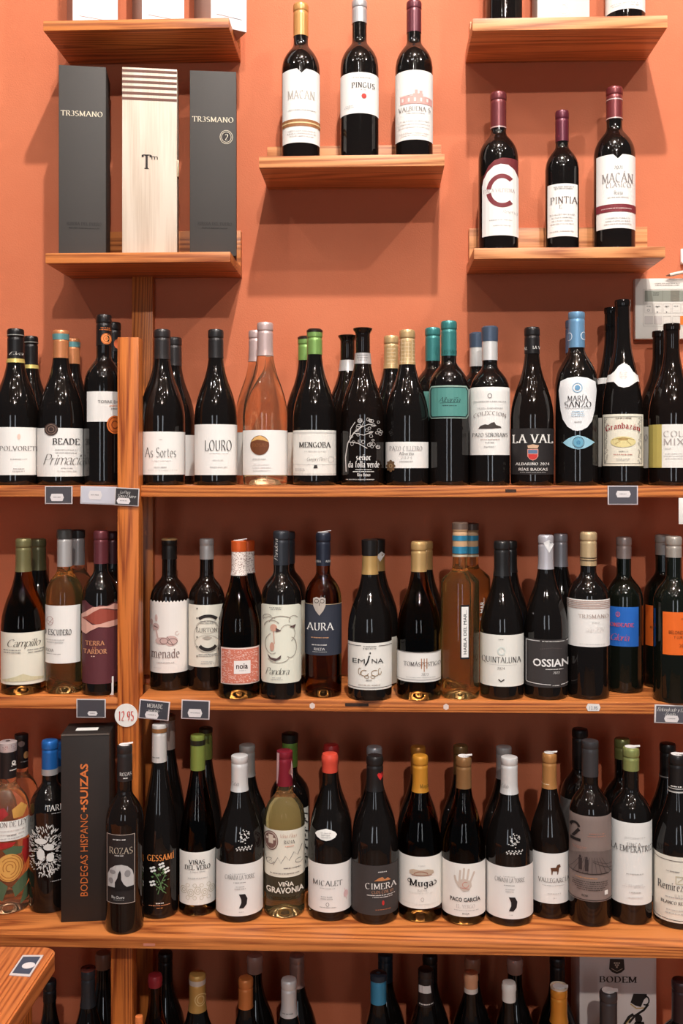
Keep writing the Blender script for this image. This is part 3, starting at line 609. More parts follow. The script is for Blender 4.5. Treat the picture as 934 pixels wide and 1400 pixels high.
bottle('bu', 222, 221.5, 451.6, 63, YA, z=z, cap=((52, 48, 48), 490.4), group=g, label='dark burgundy bottle with grey-black capsule and plain white label just right of the post, front', decals=[
 ('L', 190.5, 590, 254, 649, WH), ('T', 'As Sortes', 200, 612, 240, 625, (50, 46, 46), 'l'), ('M', 205, 628, 238, 631, 1, (214, 212, 210)), ('M', 208, 637, 232, 640, 1, LG), ('M', 200, 642, 246, 643.5, 1, LG), ('M', 218, 600, 222, 602, 1, LG)])
bottle('bu', 238, 238.3, 462.3, 58, YB, z=z, cap=((52, 48, 48), 499.5), group=g, label='dark burgundy bottle with grey-black capsule just right of the post, rear', decals=blab(211, 266, 594.5, 650.5))
bottle('bu', 295, 295.4, 451.6, 59, YA, z=z, cap=((46, 43, 43), 489), group=g, label='single dark burgundy bottle left of the peach-coloured rose bottles', decals=[
 ('L', 266.5, 580, 324.5, 649.5, WH), ('T', 'LOURO', 280.5, 602, 315.5, 616, (40, 38, 38), 'n'), ('M', 285, 618, 312, 620.5, 1, (222, 220, 218)), ('M', 291, 627, 305, 631, 1, (204, 202, 200)), ('M', 283, 637, 314, 640, 1, LG)])
pk = (206, 180, 176)
bottle('bu', 350, 350.5, 452.7, 58, YB, z=z, cap=(pk, 494), gl='rose', group=g, label='peach-coloured clear glass wine bottle, rear one of its pair', decals=blab(324, 376, 591, 650))
bottle('bu', 362.5, 362.7, 442, 62, YA, z=z, cap=(pk, 486), gl='rose', group=g, label='peach-coloured clear glass wine bottle with a gold disc on its label, front', decals=[
 ('L', 331.5, 588, 393, 649.5, WH), ('P', P_ell(355.4, 608.7, 12.4, 13.4), (110, 62, 36), 'gold_disc', 1), ('P', [[(344, 604), (349, 598), (356, 595.4), (363, 599), (367.4, 604.5), (360, 602), (352, 601)]], (222, 176, 110), 'gold_disc', 2),
 ('T', 'ROSAS', 346, 606, 365, 611, (140, 88, 52), 's'), ('M', 346, 626, 364, 629, 1, LG), ('M', 346, 633, 370, 645, 3, (214, 206, 206))])
gn = (132, 170, 92)
bottle('bu', 417.5, 417.5, 461, 57, YB, z=z, cap=(gn, 492), bands=((460.6, 463, (46, 34, 28)),), group=g, label='dark bottle with light green capsule, rear one of its pair', decals=blab(391, 443, 591, 650))
bottle('bu', 430.5, 430, 451.2, 60, YA, z=z, cap=(gn, 484), bands=((450.8, 453.6, (46, 34, 28)),), group=g, label='dark bottle with light green capsule and cream-white label, front', decals=[
 ('L', 401, 588, 460, 650, (234, 230, 222)), ('T', 'MENGOBA', 410.5, 604.5, 451, 611.5, (50, 44, 42), 'S'), ('M', 416, 616, 448, 618, 1, LG), ('T', 'Gregory Pérez', 420, 625, 446, 630, GR, 'i'), ('P', P_ring(452, 628, 4, 4, .4), LG, 'emblem', 1), ('P', P_frame(402, 591, 459, 592, .3)+P_line([(402, 635), (459, 635)], .4)+P_line([(402, 648), (459, 648)], .4), LG, 'rule', 1), ('P', [[(430, 636), (433.5, 636), (434.5, 640), (429, 640)]], (50, 44, 42), 'emblem', 2), ('M', 405, 640, 418, 644, 2, LG)])
def folla(cx, ncx, top, Yp, x, lbl, dec):
    bottle('bu', cx, ncx, top, 60, Yp, z=z, gl='brown', lip='flare', bands=((top+33.5, top+48.5, (196, 190, 188)),), group=g, label=lbl, decals=dec)
folla(476, 474.7, 458.4, YB, 0, 'brown-black bottle with flared lip and paper neck band, rear one of its pair', [])
rt = random.Random(3); tree = P_line([(474, 645), (473, 625), (476, 606), (484, 592), (494, 584)], 1.4)+P_line([(477, 604), (490, 606), (502, 613)], 1.0)+P_line([(484, 592), (497, 595), (510, 590)], .9)+P_line([(479, 600), (480, 586), (486, 577)], .9)+P_line([(494, 584), (504, 580), (514, 582)], .8)+P_line([(494, 584), (498, 576)], .7)
for i in range(34):
    a, b = rt.uniform(480, 522), rt.uniform(573, 612); 
    tree += P_ring(a, b, rt.uniform(1.6, 3), rt.uniform(1.4, 2.6), .5, 0, 360, 7)
folla(496, 496, 448.7, YA, 0, 'brown-black bottle with flared lip and a white tree drawn on the glass, front', [
 ('P', tree, (206, 200, 196), 'tree_drawing', 0), ('T', 'señor', 487.5, 621, 507, 629, (232, 228, 224), 'S'), ('T', 'da folla verde', 477, 630.5, 518, 639, (232, 228, 224), 'S'), ('M', 486, 641, 508, 643, 1, WH), ('M', 478, 643.5, 516, 646, 1, WH), ('T', 'Rías Baixas', 489, 647, 506, 651, WH, 'S'), ('M', 470, 654, 515, 657, 1, LG),
 ('N', [('M', 489, 484, 503, 494, 3, GR)])])
pz = (206, 172, 122)
bottle('bu', 536, 534, 460, 58, YB, z=z, cap=(pz, 503.5), capm=None, group=g, label='dark bottle with checked gold capsule, rear one of its pair', decals=[('N', [('P', [q for i in range(6) for q in P_line([(524, 472+5*i), (544, 472+5*i)], .7)], (232, 208, 170), 'check_pattern', 1)])])
bottle('bu', 557.5, 556, 452, 60, YA, z=z, cap=(pz, 498), group=g, label='dark bottle with checked gold capsule and low wide white label with a brown rosette, front', decals=[
 ('N', [('P', [q for i in range(7) for q in P_line([(546, 464+5*i), (566, 464+5*i)], .7)]+[q for i in range(4) for q in P_line([(549+4.4*i, 463), (549+4.4*i, 497)], .5)], (234, 210, 172), 'check_pattern', 1)]),
 ('L', 527, 604, 586, 640, WH), ('T', 'PAZO CILLEIRO', 534.5, 610, 577, 616, (150, 146, 146), 's'), ('T', 'Albariño', 547, 618, 566, 622, GR, 's'), ('T', '2024', 549, 624, 564, 627, LG, 's'), ('M', 544, 629, 569, 632, 1, LG),
 ('P', P_ell(536, 637, 5, 7, 16)+[q for i in range(8) for q in P_ell(536+4.6*math.cos(i*.785), 637+6.6*math.sin(i*.785), 1.8, 1.8, 8)], (108, 82, 56), 'rosette', 2), ('P', P_ring(536, 637, 2, 2.6, .8, 0, 360, 8), (180, 150, 110), 'rosette', 3)])
tl = (62, 132, 130)
bottle('bx', 593, 590.5, 449, 53, YB, z=z, cap=(tl, 493), group=g, label='dark bottle with teal capsule, rear one of its pair', decals=[('L', 568, 535, 616, 575, (92, 144, 134))])
bottle('bx', 613.5, 614, 440, 55, YA, z=z, cap=(tl, 486), group=g, label='dark bottle with teal capsule and teal cut-corner label, front', decals=[
 ('N', [('T', 'HISPANO', 606, 478.5, 624, 484, (30, 74, 72), 'n')]),
 ('LP', [[(590, 527), (637, 527), (640.5, 532), (640.5, 567), (637, 572), (590, 572), (587.5, 568), (587.5, 531)]], (150, 176, 164)), ('P', [[(591, 528.8), (636, 528.8), (638.8, 533), (638.8, 566), (636, 570.2), (591, 570.2), (589.2, 567), (589.2, 532)]], (24, 40, 42), 'border', 1),
 ('P', [[(592, 530), (635, 530), (637.6, 534), (637.6, 565), (635, 569), (592, 569), (590.6, 566), (590.6, 533)]], (84, 142, 134), 'teal_panel', 2), ('T', 'Albariña', 600, 543, 628, 550, (24, 44, 46), 'i'), ('P', P_line([(602, 551), (628, 550)], .5), (24, 44, 46), 'rule', 3), ('M', 604, 553, 625, 556, 1, (24, 44, 46))])
sb = (78, 92, 112)
bottle('bx', 652.5, 652.5, 456, 53, YB, z=z, cap=((226, 222, 218), 500.5), bands=((455.6, 474.5, sb),), group=g, label='dark bottle with slate-blue topped white capsule, rear one of its pair', decals=blab(627, 678, 532, 622, (150, 146, 144)))  # grey paper stands in for shade on this rear label
bottle('bx', 670, 669.5, 447.5, 55, YA, z=z, cap=((230, 227, 224), 492), bands=((447, 466, sb),), group=g, label='dark bottle with slate-blue topped white capsule and tall white estate label, front', decals=[
 ('L', 643, 529, 697.5, 622, WH), ('P', P_ring(670, 541, 2.6, 3, .8, 0, 360, 10), GR, 'emblem', 1), ('M', 648, 547, 692, 550, 1, LG), ('T', 'COLECCION', 649, 566, 691, 571, (130, 122, 120), 's', 0, 4), ('M', 652, 556, 690, 560, 1, LG),
 ('P', [[(655, 586), (658, 582), (664, 580), (668, 581), (672, 578), (676, 577), (678, 581), (684, 583), (685, 585), (672, 586)]], (66, 58, 54), 'estate_drawing', 1), ('T', 'PAZO SEÑORANS', 647.5, 592, 693, 597, (80, 76, 74), 's'), ('M', 657, 599, 684, 602, 1, (196, 176, 168)), ('M', 664, 603, 676, 606, 1, LG), ('M', 662, 609, 678, 612, 1, LG)])
bottle('bu', 728, 727, 448.5, 59, YA, z=z, cap=((36, 32, 32), 483), gl='brown', group=g, label='single dark bottle with black label and a red shield below white lettering', decals=[
 ('N', [('T', 'LA V', 728, 473, 737, 477, (225, 220, 214), 'S'), ('T', 'AL', 717, 474, 721, 478, (224, 220, 214), 'S')]),
 ('L', 698.5, 585.5, 757.5, 648.7, (40, 36, 36)), ('T', 'LA VAL', 703, 594, 754.5, 605.5, (236, 232, 226), 'S'), ('P', [[(722, 614), (736, 614), (736, 624), (733, 628), (729, 629.5), (725, 628), (722, 624)]], (214, 150, 136), 'shield', 1), ('P', P_rect(723, 615, 735, 620), (92, 116, 146), 'shield', 2), ('P', [[(723, 621), (735, 621), (734.5, 625), (732, 627.5), (729, 628.4), (726, 627.5), (723.5, 625)]], (196, 54, 50), 'shield', 2), ('P', [[(722, 609), (729, 607.5), (737, 609), (735, 613), (723, 613)]], (206, 170, 140), 'shield', 2),
 ('T', 'ALBARIÑO 2024', 707, 632.5, 750, 636, (232, 228, 222), 'S'), ('T', 'RÍAS BAIXAS', 711, 639.5, 748, 643.5, (232, 228, 222), 'b'), ('M', 710, 645, 748, 646.5, 1, LG)])
bl_ = (116, 160, 196)
bottle('sz', 782, 784, 438.7, 50, YB, z=z, cap=((84, 116, 150), 482), group=g, label='dark bottle with sky-blue capsule almost hidden behind its twin')
def oval_label(): return [[(767, 520), (776, 516.5), (789, 515), (802, 516.5), (812.5, 521), (814, 533), (811.5, 560), (808, 575), (802, 584), (795, 588), (789, 589), (783, 588), (776, 583), (770, 573), (767, 560), (764.5, 533)]]
bottle('sz', 787.8, 789, 427.8, 59, YA, z=z, cap=(bl_, 474.6, 'cap'), group=g, label='dark bottle with sky-blue capsule, shield-shaped white label and a blue eye below', decals=[
 ('N', [('P', P_ring(780, 459.5, 3.4, 5.2, .8)+P_ring(798, 459, 3.4, 5.2, .8), (226, 234, 240), 'capsule_mark', 1)]),
 ('LP', oval_label(), (234, 234, 234)), ('P', P_ring(789, 530, 6, 6.2, .9), (130, 176, 206), 'emblem', 1), ('P', P_ell(789, 530, 3.4, 3.6, 14), (110, 158, 194), 'emblem', 1), ('T', 'MARÍA', 776.5, 541, 802.5, 548, (80, 76, 78), 's'), ('T', 'SANZO', 772.5, 549, 806.5, 556.5, (50, 46, 48), 's'), ('P', P_line([(774, 558.5), (806, 558.5)], .3), GR, 'rule', 1), ('M', 779, 561, 800, 570, 3, (156, 186, 206)), ('M', 784, 575, 796, 578, 1, LG),
 ('LP', [[(770, 605), (776, 600), (783, 596.5), (790, 595), (798, 597), (805, 600.5), (811.5, 604.5), (805, 609.5), (798, 613), (790, 614.5), (783, 613), (776, 610)]], (150, 196, 214), 'eye_label'), ('P', P_ring(790.3, 604.8, 7.2, 7.6, .7), (60, 90, 110), 'iris', 1), ('P', P_ell(790.3, 604.8, 6.2, 6.6), (104, 164, 190), 'iris', 1), ('P', P_ell(790.3, 604.8, 2.6, 2.8, 12), (78, 136, 168), 'iris', 2)])
def gran(cx, ncx, top, Yp, yb, lbl, dec):
    bottle('gb', cx, ncx, top, 56 if Yp < 1.95 else 50, Yp, z=z, gl='black', lip='ring', group=g, label=lbl, decals=dec)
gran(836, 835.5, 421, YB, 10, 'tall slim uncapped black bottle, rear one of its pair', [('L', 808, 516, 864, 524, WH, 'neck_label'), ('L', 812, 571, 862, 638, (206, 200, 190))])
bd = P_frame(828, 569.5, 876, 634, .5)
fr = random.Random(9)
for i in range(26): bd += P_ring(829.5+fr.random()*3, 572+i*2.4, .9, .9, .4, 0, 300, 6)+P_ring(871.5+fr.random()*3, 572+i*2.4, .9, .9, .4, 0, 300, 6)
gran(851.4, 851.5, 410.5, YA, 0, 'tall slim uncapped black bottle with oval white neck label and ornate cream label, front', [
 ('LP', [[(826, 512), (836, 511), (841, 507), (846, 500), (853, 496), (860, 500), (865, 508), (870, 512), (877, 512), (877, 520.5), (870, 521), (865, 525), (860, 528.5), (853, 530), (846, 528), (840, 521.5), (826, 521)]], WH, 'neck_label'), ('P', P_ring(852.5, 512, 5, 6, .4), (222, 210, 206), 'emblem', 1), ('M', 848, 508, 857, 516, 3, (222, 206, 200)),
 ('L', 825.5, 566, 878, 637, (232, 226, 208)), ('P', bd, (70, 60, 52), 'ornate_border', 1), ('M', 842, 570, 863, 573, 1, (90, 70, 60)), ('T', 'Granbazán', 830, 582, 873, 589.5, (150, 36, 38), 'S', 0, 4), ('P', P_ell(852, 604, 16, 7.5), (222, 208, 150), 'landscape', 1), ('P', P_line([(838, 601), (852, 598), (866, 601)], .8)+P_line([(842, 607), (848, 603)], .6)+P_line([(862, 608), (857, 603)], .6)+P_rect(846, 599, 858, 602), (176, 146, 90), 'landscape', 2),
 ('M', 845, 616, 860, 618, 1, (50, 44, 40)), ('M', 836, 620, 868, 622.5, 1, (170, 90, 80)), ('M', 840, 626, 864, 630, 2, LG)])
def cou(cx, ncx, top, Yp, lbl, dec): bottle('bu', cx, ncx, top, 62, Yp, z=z, gl='brown', lip='ring', group=g, label=lbl, decals=dec)
cou(904, 902, 453, YB, 'uncapped dark bottle at the right edge, rear one of its pair', [('L', 876, 583, 932, 640, (214, 208, 196)), ('T', 'CO', 880, 594, 888, 602, GR, 'n')])
cou(918, 919.5, 443, YA, 'uncapped brown-black bottle with yellow-edged white label at the right edge, front', [
 ('L', 888.5, 580, 950, 639.5, (232, 229, 222)), ('P', P_rect(888.5, 580, 905.5, 639.5), (184, 168, 92), 'yellow_panel', 1), ('T', 'COU', 907.5, 589, 934, 597, (176, 166, 160), 'n'), ('T', 'MIX', 907.5, 599.5, 933, 608, (170, 160, 156), 'n'), ('M', 908, 612, 918, 614, 1, LG), ('M', 908, 618, 940, 628, 3, (218, 214, 212))])
# ---- third row
g = 'bottles on the middle long board'; z = Z3; YB = 1.982
ol = (118, 112, 74)
bottle('bu', 52.5, 52.5, 737, 58, YB, z=z, cap=((96, 92, 62), 780), group=g, label='dark bottle with olive capsule, rear left end of the middle board', decals=blab(26, 67, 870, 932))
bottle('bu', 30.5, 34, 737, 60, base=951.5, z=z, cap=(ol, 782), gl='amber', group=g, label='dark bottle with olive capsule and cream script label, front left end of the middle board', decals=[
 ('L', 1, 865, 59.5, 936, (228, 224, 208)), ('T', 'Campillo', 9, 874, 51, 884, (60, 52, 44), 'i'), ('M', 5, 887, 28, 894, 2, GR), ('M', 34, 887, 58, 894, 2, GR), ('P', [[(4, 930), (20, 925), (30, 921), (40, 925), (56, 928), (56, 931), (4, 932)]], (206, 198, 164), 'landscape', 1)])
bottle('bx', 106, 107, 725, 47, YB, z=z, cap=((170, 166, 166), 773), bands=((724.6, 736, (62, 60, 60)),), gl='rose', group=g, label='amber clear glass bottle with silver capsule, rear one of its pair', decals=[])
bottle('bx', 86.5, 90.5, 724.8, 51, base=950, z=z, cap=((184, 180, 178), 775), bands=((724.4, 737, (70, 68, 66)),), gl='gold', group=g, label='amber clear glass bottle with dark-topped silver capsule and white label, front', decals=[
 ('L', 61, 828, 107, 907, WH), ('P', P_ring(68, 849, 4, 6, .6)+P_line([(64, 848), (72, 852)], .5)+P_line([(66, 854), (72, 845)], .5), (186, 150, 146), 'emblem', 1), ('T', 'VALDESCUDERO', 40, 860, 95, 868, (60, 56, 56), 'n') if False else ('T', 'O ESCUDERO', 60, 860.5, 95, 868, (60, 56, 56), 'S'), ('M', 62, 873, 88, 880, 2, LG), ('T', 'RIOJA', 63, 887, 72.5, 891, (50, 46, 46), 's'), ('M', 62, 893, 84, 895, 1, GR)])
bottle('bx', 154, 154, 727, 46, YB, z=z, cap=((70, 28, 34), 771), group=g, label='dark bottle with maroon capsule, tucked behind the post')
wv = [(111.5, 823), (117, 821), (123, 827), (130, 830), (136, 827), (144, 829), (150, 826), (158, 824), (162, 824)]
bottle('bx', 137, 139.5, 726, 51, base=952, z=z, cap=((112, 54, 60), 771), group=g, label='dark bottle with maroon label showing pale hills, just left of the post', decals=[
 ('LP', [wv+[(162, 935), (111.5, 935)]], (92, 46, 52)), ('P', [[(111.5, 841), (118, 836), (126, 830), (136, 829), (146, 829), (154, 826), (162, 829), (162, 836), (152, 834), (144, 832), (136, 832), (128, 836), (120, 842), (111.5, 846)], [(111.5, 845), (118, 848), (126, 854), (136, 853), (146, 850), (162, 848), (162, 856), (146, 858), (134, 857), (124, 862), (118, 867), (111.5, 864)]], (218, 168, 152), 'hills', 2),
 ('P', [[(113, 846), (120, 842), (128, 836), (136, 832), (148, 834), (162, 838), (162, 849), (146, 851), (134, 854), (126, 852), (118, 847)]], (152, 72, 58), 'hills', 1), ('T', 'TERRA', 117.5, 876, 141, 882, (206, 146, 104), 'S'), ('T', 'DE', 126, 884, 132, 887, (186, 120, 90), 's'), ('T', 'TARDOR', 115, 887.5, 144, 893.5, (214, 154, 112), 'S'), ('M', 124, 895.5, 130, 898.5, 1, (230, 200, 180))])
zig = [(204.5, 920), (204.5, 822)]+[(204.5+2.2*i, 821 if i % 2 else 823.5) for i in range(24)]+[(257, 822), (257, 920)]
bottle('bx', 231, 232.5, 737, 53, base=945, z=z, cap=((34, 30, 28), 765, 'cap'), bands=((736.6, 739, (196, 160, 110)),), gl='brown', group=g, label='dark bottle with zigzag-topped white label and a reclining figure, right of the post', decals=[
 ('LP', [zig], (234, 228, 222)), ('P', P_ell(214, 845, 1.8, 5, 12)+P_ell(208, 851, 2, 4, 12)+P_ell(213.5, 857, 4.4, 5, 12)+P_ell(222, 876, 9, 5, 16)+P_ell(233, 876, 9, 7, 16)+P_line([(214, 862), (216, 872)], 2)+P_ring(241, 866, 2.4, 2.6, .7, 0, 300, 10), (206, 176, 170), 'figure', 1), ('P', P_ring(224, 876, 5, 4, .7)+P_ring(235, 877, 6, 4, .7)+P_line([(228, 870), (236, 882)], .7)+P_line([(211, 856), (216, 858)], 1.2), (112, 90, 86), 'figure', 2),
 ('T', 'menade', 208, 887, 244, 899, (120, 100, 96), 's'), ('M', 212, 904, 240, 907, 1, LG), ('M', 209, 912, 222, 914, 1, (214, 208, 206))])
rib = P_ring(284, 852, 14, 10, 4.2, 215, 325, 10); rib2 = P_ring(284, 876, 13, 12, 4.6, 35, 145, 10)
bottle('bx', 282.5, 283, 737, 50, base=945, z=z, cap=((178, 174, 172), 765, 'cap'), gl='brown', group=g, label='dark bottle with silver cap and cream label crowded with ornament', decals=[
 ('L', 257.5, 827, 305, 912, (232, 228, 214)), ('P', rib, (44, 40, 38), 'upper_scroll', 1), ('P', rib2, (44, 40, 38), 'lower_scroll', 1), ('P', P_ring(283, 857, 14, 9, .5)+P_ring(283, 880, 16, 12, .5)+P_ring(283, 870, 17, 22, .6)+P_line([(277, 872), (283, 870), (289, 872)], 1.2)+P_ell(283, 872, 5, 2.5, 12), (176, 168, 156), 'ornament', 1),
 ('P', [q for i in range(6) for q in P_ell(270, 832+13*i, .8, 1.4, 8)], (60, 54, 50), 'ornament', 2), ('T', 'LURTON', 269, 858.5, 296, 864, (110, 104, 98), 's'), ('M', 271, 848, 298, 853, 2, GR), ('M', 270, 893, 298, 898, 2, GR), ('M', 275, 903, 292, 908, 2, LG)])
orr = (222, 96, 40)
bottle('bu', 339, 337.5, 739.6, 55, YB, z=z, cap=((214, 196, 188), 783.6), bands=((739, 754, (206, 84, 36)),), capm=mat((214, 196, 188), .5, 0, .3, 'speckle'), group=g, label='dark bottle with orange-topped speckled capsule, rear one of its pair')
bottle('bu', 326.5, 327, 740, 58, base=957, z=z, cap=((224, 208, 200), 787), bands=((739.6, 754.6, orr),), capm=mat((214, 196, 188), .5, 0, .3, 'speckle'), gl='amber', group=g, tops=1, label='dark bottle with orange-topped speckled capsule and red patterned square label, front', decals=[
 ('L', 302.5, 885.6, 354, 935.6, (234, 214, 206)), ('P', P_rect(304, 887.5, 352.5, 934), (210, 122, 100), 'pattern_field', 1), ('P', P_rect(320, 903, 341.5, 921), (238, 230, 226), 'white_panel', 2), ('T', 'noia', 323, 908, 338, 914, (60, 40, 40), 'B'), ('M', 326, 915.5, 336, 917.5, 1, LG),
 ('P', [q for i in range(150) for q in [(lambda a, b, c: [(a, b), (a+1.4*math.cos(c), b+1.4*math.sin(c)), (a+1.4*math.cos(c)-.4*math.sin(c), b+1.4*math.sin(c)+.4*math.cos(c)), (a-.4*math.sin(c), b+.4*math.cos(c))])(fr.uniform(305, 351), fr.choice([fr.uniform(888, 902), fr.uniform(922, 932)]) if i % 3 else fr.uniform(888, 932), fr.uniform(0, 3))]], (238, 206, 194), 'pattern', 2) if False else ('P', [[(a, b), (a+1.5, b+.6), (a+1.2, b+1.1), (a-.2, b+.5)] for a, b in [(304.5+fr.random()*46, 888+fr.random()*45) for _ in range(420)] if not (318 < a < 342 and 901 < b < 922)], (240, 206, 194), 'pattern', 2)])
pn = (52, 54, 60)
bottle('bx', 393, 393.5, 727, 52, YB, z=z, cap=(pn, 771), group=g, label='dark bottle with slate capsule, rear twin of the one with a face artwork label', decals=blab(366, 417, 822, 925, (206, 202, 184)))
art = P_ring(372, 856, 10, 8, 1, 180, 330, 12)+P_ring(384, 852, 16, 10, 1, 190, 320, 12)+P_ring(392, 866, 10, 12, .8, 200, 420, 12)+P_ring(396, 885, 8, 14, .8, -80, 120, 12)+P_ring(372, 880, 9, 14, .8, 60, 260, 12)+P_ring(380, 898, 14, 8, .8, 0, 160, 12)+P_ring(366, 845, 6, 5, .8, 150, 330, 10)+P_ring(400, 848, 6, 6, .8, 150, 330, 10)+P_line([(361, 846), (368, 843), (376, 845)], .8)
bottle('bx', 384, 385.5, 726.4, 56, base=957.5, z=z, cap=(pn, 773), group=g, label='dark bottle with slate capsule and mint-white rounded label with a swirling face artwork', decals=[
 ('N', [('T', 'Pandora', 377, 737, 381, 767, (214, 212, 206), 'i', 1)]), ('LP', [[(357, 828.5), (359, 826.5), (407, 827), (410.8, 830), (410.8, 931), (408, 934), (359, 934), (357, 931)]], (228, 228, 212)), ('M', 368, 829.5, 386, 834, 2, GR), ('P', art, (160, 150, 138), 'face_artwork', 1),
 ('P', P_ell(374, 858, 4.6, 5, 14)+P_ell(372, 884, 3, 6, 12)+P_line([(374, 862), (375, 880)], 1.2), (206, 158, 138), 'face_artwork', 2), ('P', [[(366, 894), (371, 899), (378, 900), (384, 895), (383, 900), (376, 903.5), (369, 901)], [(377, 858), (384, 862), (377, 864)], [(394, 857), (403, 854), (401, 859)]], (92, 72, 70), 'face_artwork', 3), ('T', 'Pandora', 363, 913, 394, 922, (60, 54, 50), 'i'), ('M', 370, 925, 386, 930, 2, LG)])
nv = (42, 46, 60)
bottle('bx', 442, 442, 728.7, 51, base=954.7, z=z, cap=(nv, 773.8), gl='amber', group=g, tops=1, label='brown-dark bottle with navy capsule, navy label and silver owl-face medallion', decals=[
 ('N', [('T', 'AURA', 431, 766, 439, 769, (220, 218, 214), 'n'), ('T', 'AURA', 445, 766, 453, 769, (221, 218, 214), 'n')]), ('L', 416.5, 826, 467.5, 896, (50, 54, 66)), ('P', P_rect(416.5, 826, 467.5, 826.6), (206, 176, 140), 'rule', 1),
 ('P', [[(429, 818), (433, 816), (437, 817.5), (441, 816), (445, 818), (445, 828), (442, 835), (437, 841.5), (432, 835), (429, 828)]], (182, 172, 162), 'owl_medallion', 2), ('P', P_ring(433.4, 821.5, 2.6, 2.6, .8, 0, 360, 12)+P_ring(440.6, 821.5, 2.6, 2.6, .8, 0, 360, 12)+P_line([(437, 824), (437, 828)], .8), (86, 76, 70), 'owl_medallion', 3),
 ('T', 'AURA', 421, 851.5, 455, 861.5, (236, 234, 230), 's'), ('M', 422, 870, 453, 873, 1, (200, 150, 110)), ('M', 426, 880, 448, 883, 1, WH), ('T', 'RUEDA', 430, 885.5, 444, 889, (235, 233, 230), 'n'), ('M', 426, 890, 449, 892, 1, LG)])
bottle('bu', 516, 516, 737.6, 58, YB, z=z, cap=((184, 146, 88), 781), bands=((737, 757, (36, 32, 30)),), group=g, label='dark bottle with black-gold capsule and a price sticker, rear of its pair', decals=[('N', [('P', [[(515, 760), (521, 754), (525.5, 758), (519.5, 768)]], (226, 222, 218), 'price_sticker', 3)]), ('L', 490, 872, 542, 936, (220, 216, 206))])
orn = []
for sx in (-1, 1): orn += P_ring(506-.5+sx*7, 920, 5, 4, .9, 0, 300, 10)+P_ring(505.5+sx*13, 918, 2, 4.5, .8, 0, 300, 8)+P_ring(505.5+sx*4, 925, 3, 2, .8, 0, 360, 8)
bottle('bu', 505.5, 506, 738.4, 61, base=959.5, z=z, cap=((196, 158, 98), 785.7), bands=((738, 760, (34, 30, 29)),), gl='black', group=g, label='dark bottle with black and gold capsule and double-ruled white label, front', decals=[
 ('N', [('M', 498, 744, 515, 747, 1, WH)]), ('L', 475.5, 879, 535.5, 943, (234, 231, 224)), ('P', P_line([(477, 883), (494, 883)], .8)+P_line([(517, 883), (534.5, 883)], .8)+P_line([(477, 940), (534.5, 940)], .8), (70, 64, 62), 'rule', 1), ('M', 496, 882, 515, 888, 2, GR),
 ('T', 'EM', 483, 900.5, 499, 907, (30, 28, 28), 'b'), ('T', 'NA', 508, 900, 523, 906.5, (31, 28, 28), 'b'), ('P', P_line([(499.5, 909.5), (502.5, 905), (505, 896)], 1.8)+P_ell(506, 892.5, 1.1, 1.1, 8), (24, 22, 22), 'lettering_accent', 2), ('P', orn, (140, 112, 76), 'ornament', 1), ('M', 499, 928, 510, 931, 1, GR), ('M', 490, 935.5, 520, 937.5, 1, (120, 90, 70))])
bottle('bu', 582, 581.5, 740, 57, YB, z=z, cap=((190, 150, 96), 779), group=g, label='dark bottle with plain gold capsule, rear one of its pair')
bottle('bu', 573.5, 571.6, 741, 61, base=959, z=z, cap=((202, 164, 108), 782), group=g, gl='amber', label='dark bottle with plain gold capsule and low label crossed by three bronze strokes, front', decals=[
 ('L', 544, 891.5, 604, 932.5, (234, 231, 226)), ('P', P_rect(544, 891.5, 604, 892.4), (90, 84, 80), 'top_rule', 1), ('P', P_line([(544, 929.5), (604, 929.5)], .5), (90, 84, 80), 'bottom_rule', 1), ('T', 'TOMÁS', 554, 905, 576, 910.5, (66, 58, 58), 's'), ('T', 'POSTIGO', 577, 905, 602, 910.5, (66, 58, 58), 's'), ('P', P_line([(577, 900), (577, 914)], 1.1)+P_line([(580.5, 900), (580.5, 918)], 1.1)+P_line([(584, 900), (584, 914)], 1.1), (166, 112, 76), 'bronze_strokes', 3), ('T', '2023', 577, 920, 586, 923.5, GR, 's'), ('M', 553, 925, 600, 927, 1, LG)])
bb = (58, 140, 176)
def habla(cx, top, Yp, base, gl, lbl, dec, dy=0):
    o = bottle('hb', cx, cx, top, 53, Yp, base, z=z, cap=((206, 162, 118), 757), capm=mat((198, 160, 122), .6), gl=gl, bands=((top-.4, top+9, (120, 100, 88)), (732.5, 739.5, bb), (747.5, 757, bb), (758.5, 761.5, (222, 206, 180))), group=g, label=lbl, decals=dec)
habla(644, 716, YB, None, 'gold', 'straight-sided amber bottle with blue neck rings, rear one of its pair', [('T', 'HABLA DEL MAR...', 656, 818, 661.5, 880, (235, 232, 228), 'b', 1)])
habla(629, 715, None, 958, 'gold', 'straight-sided amber bottle with blue neck rings and a vertical white strip label, front', [
 ('L', 629.3, 827, 641.5, 901, (30, 26, 26)), ('P', P_rect(631, 829.5, 640, 898.5), (238, 236, 232), 'white_panel', 1), ('T', 'HABLA DEL MAR...', 633.3, 834, 637.6, 894, (26, 24, 24), 'b', 1)])
bottle('bu', 698, 697.5, 739.6, 52, YB, z=z, cap=((38, 36, 36), 783), group=g, label='dark bottle with matt black capsule, rear one of its pair', decals=blab(671, 722, 870, 932, (140, 134, 130)))  # rear label greyed, its shade put into the paper colour
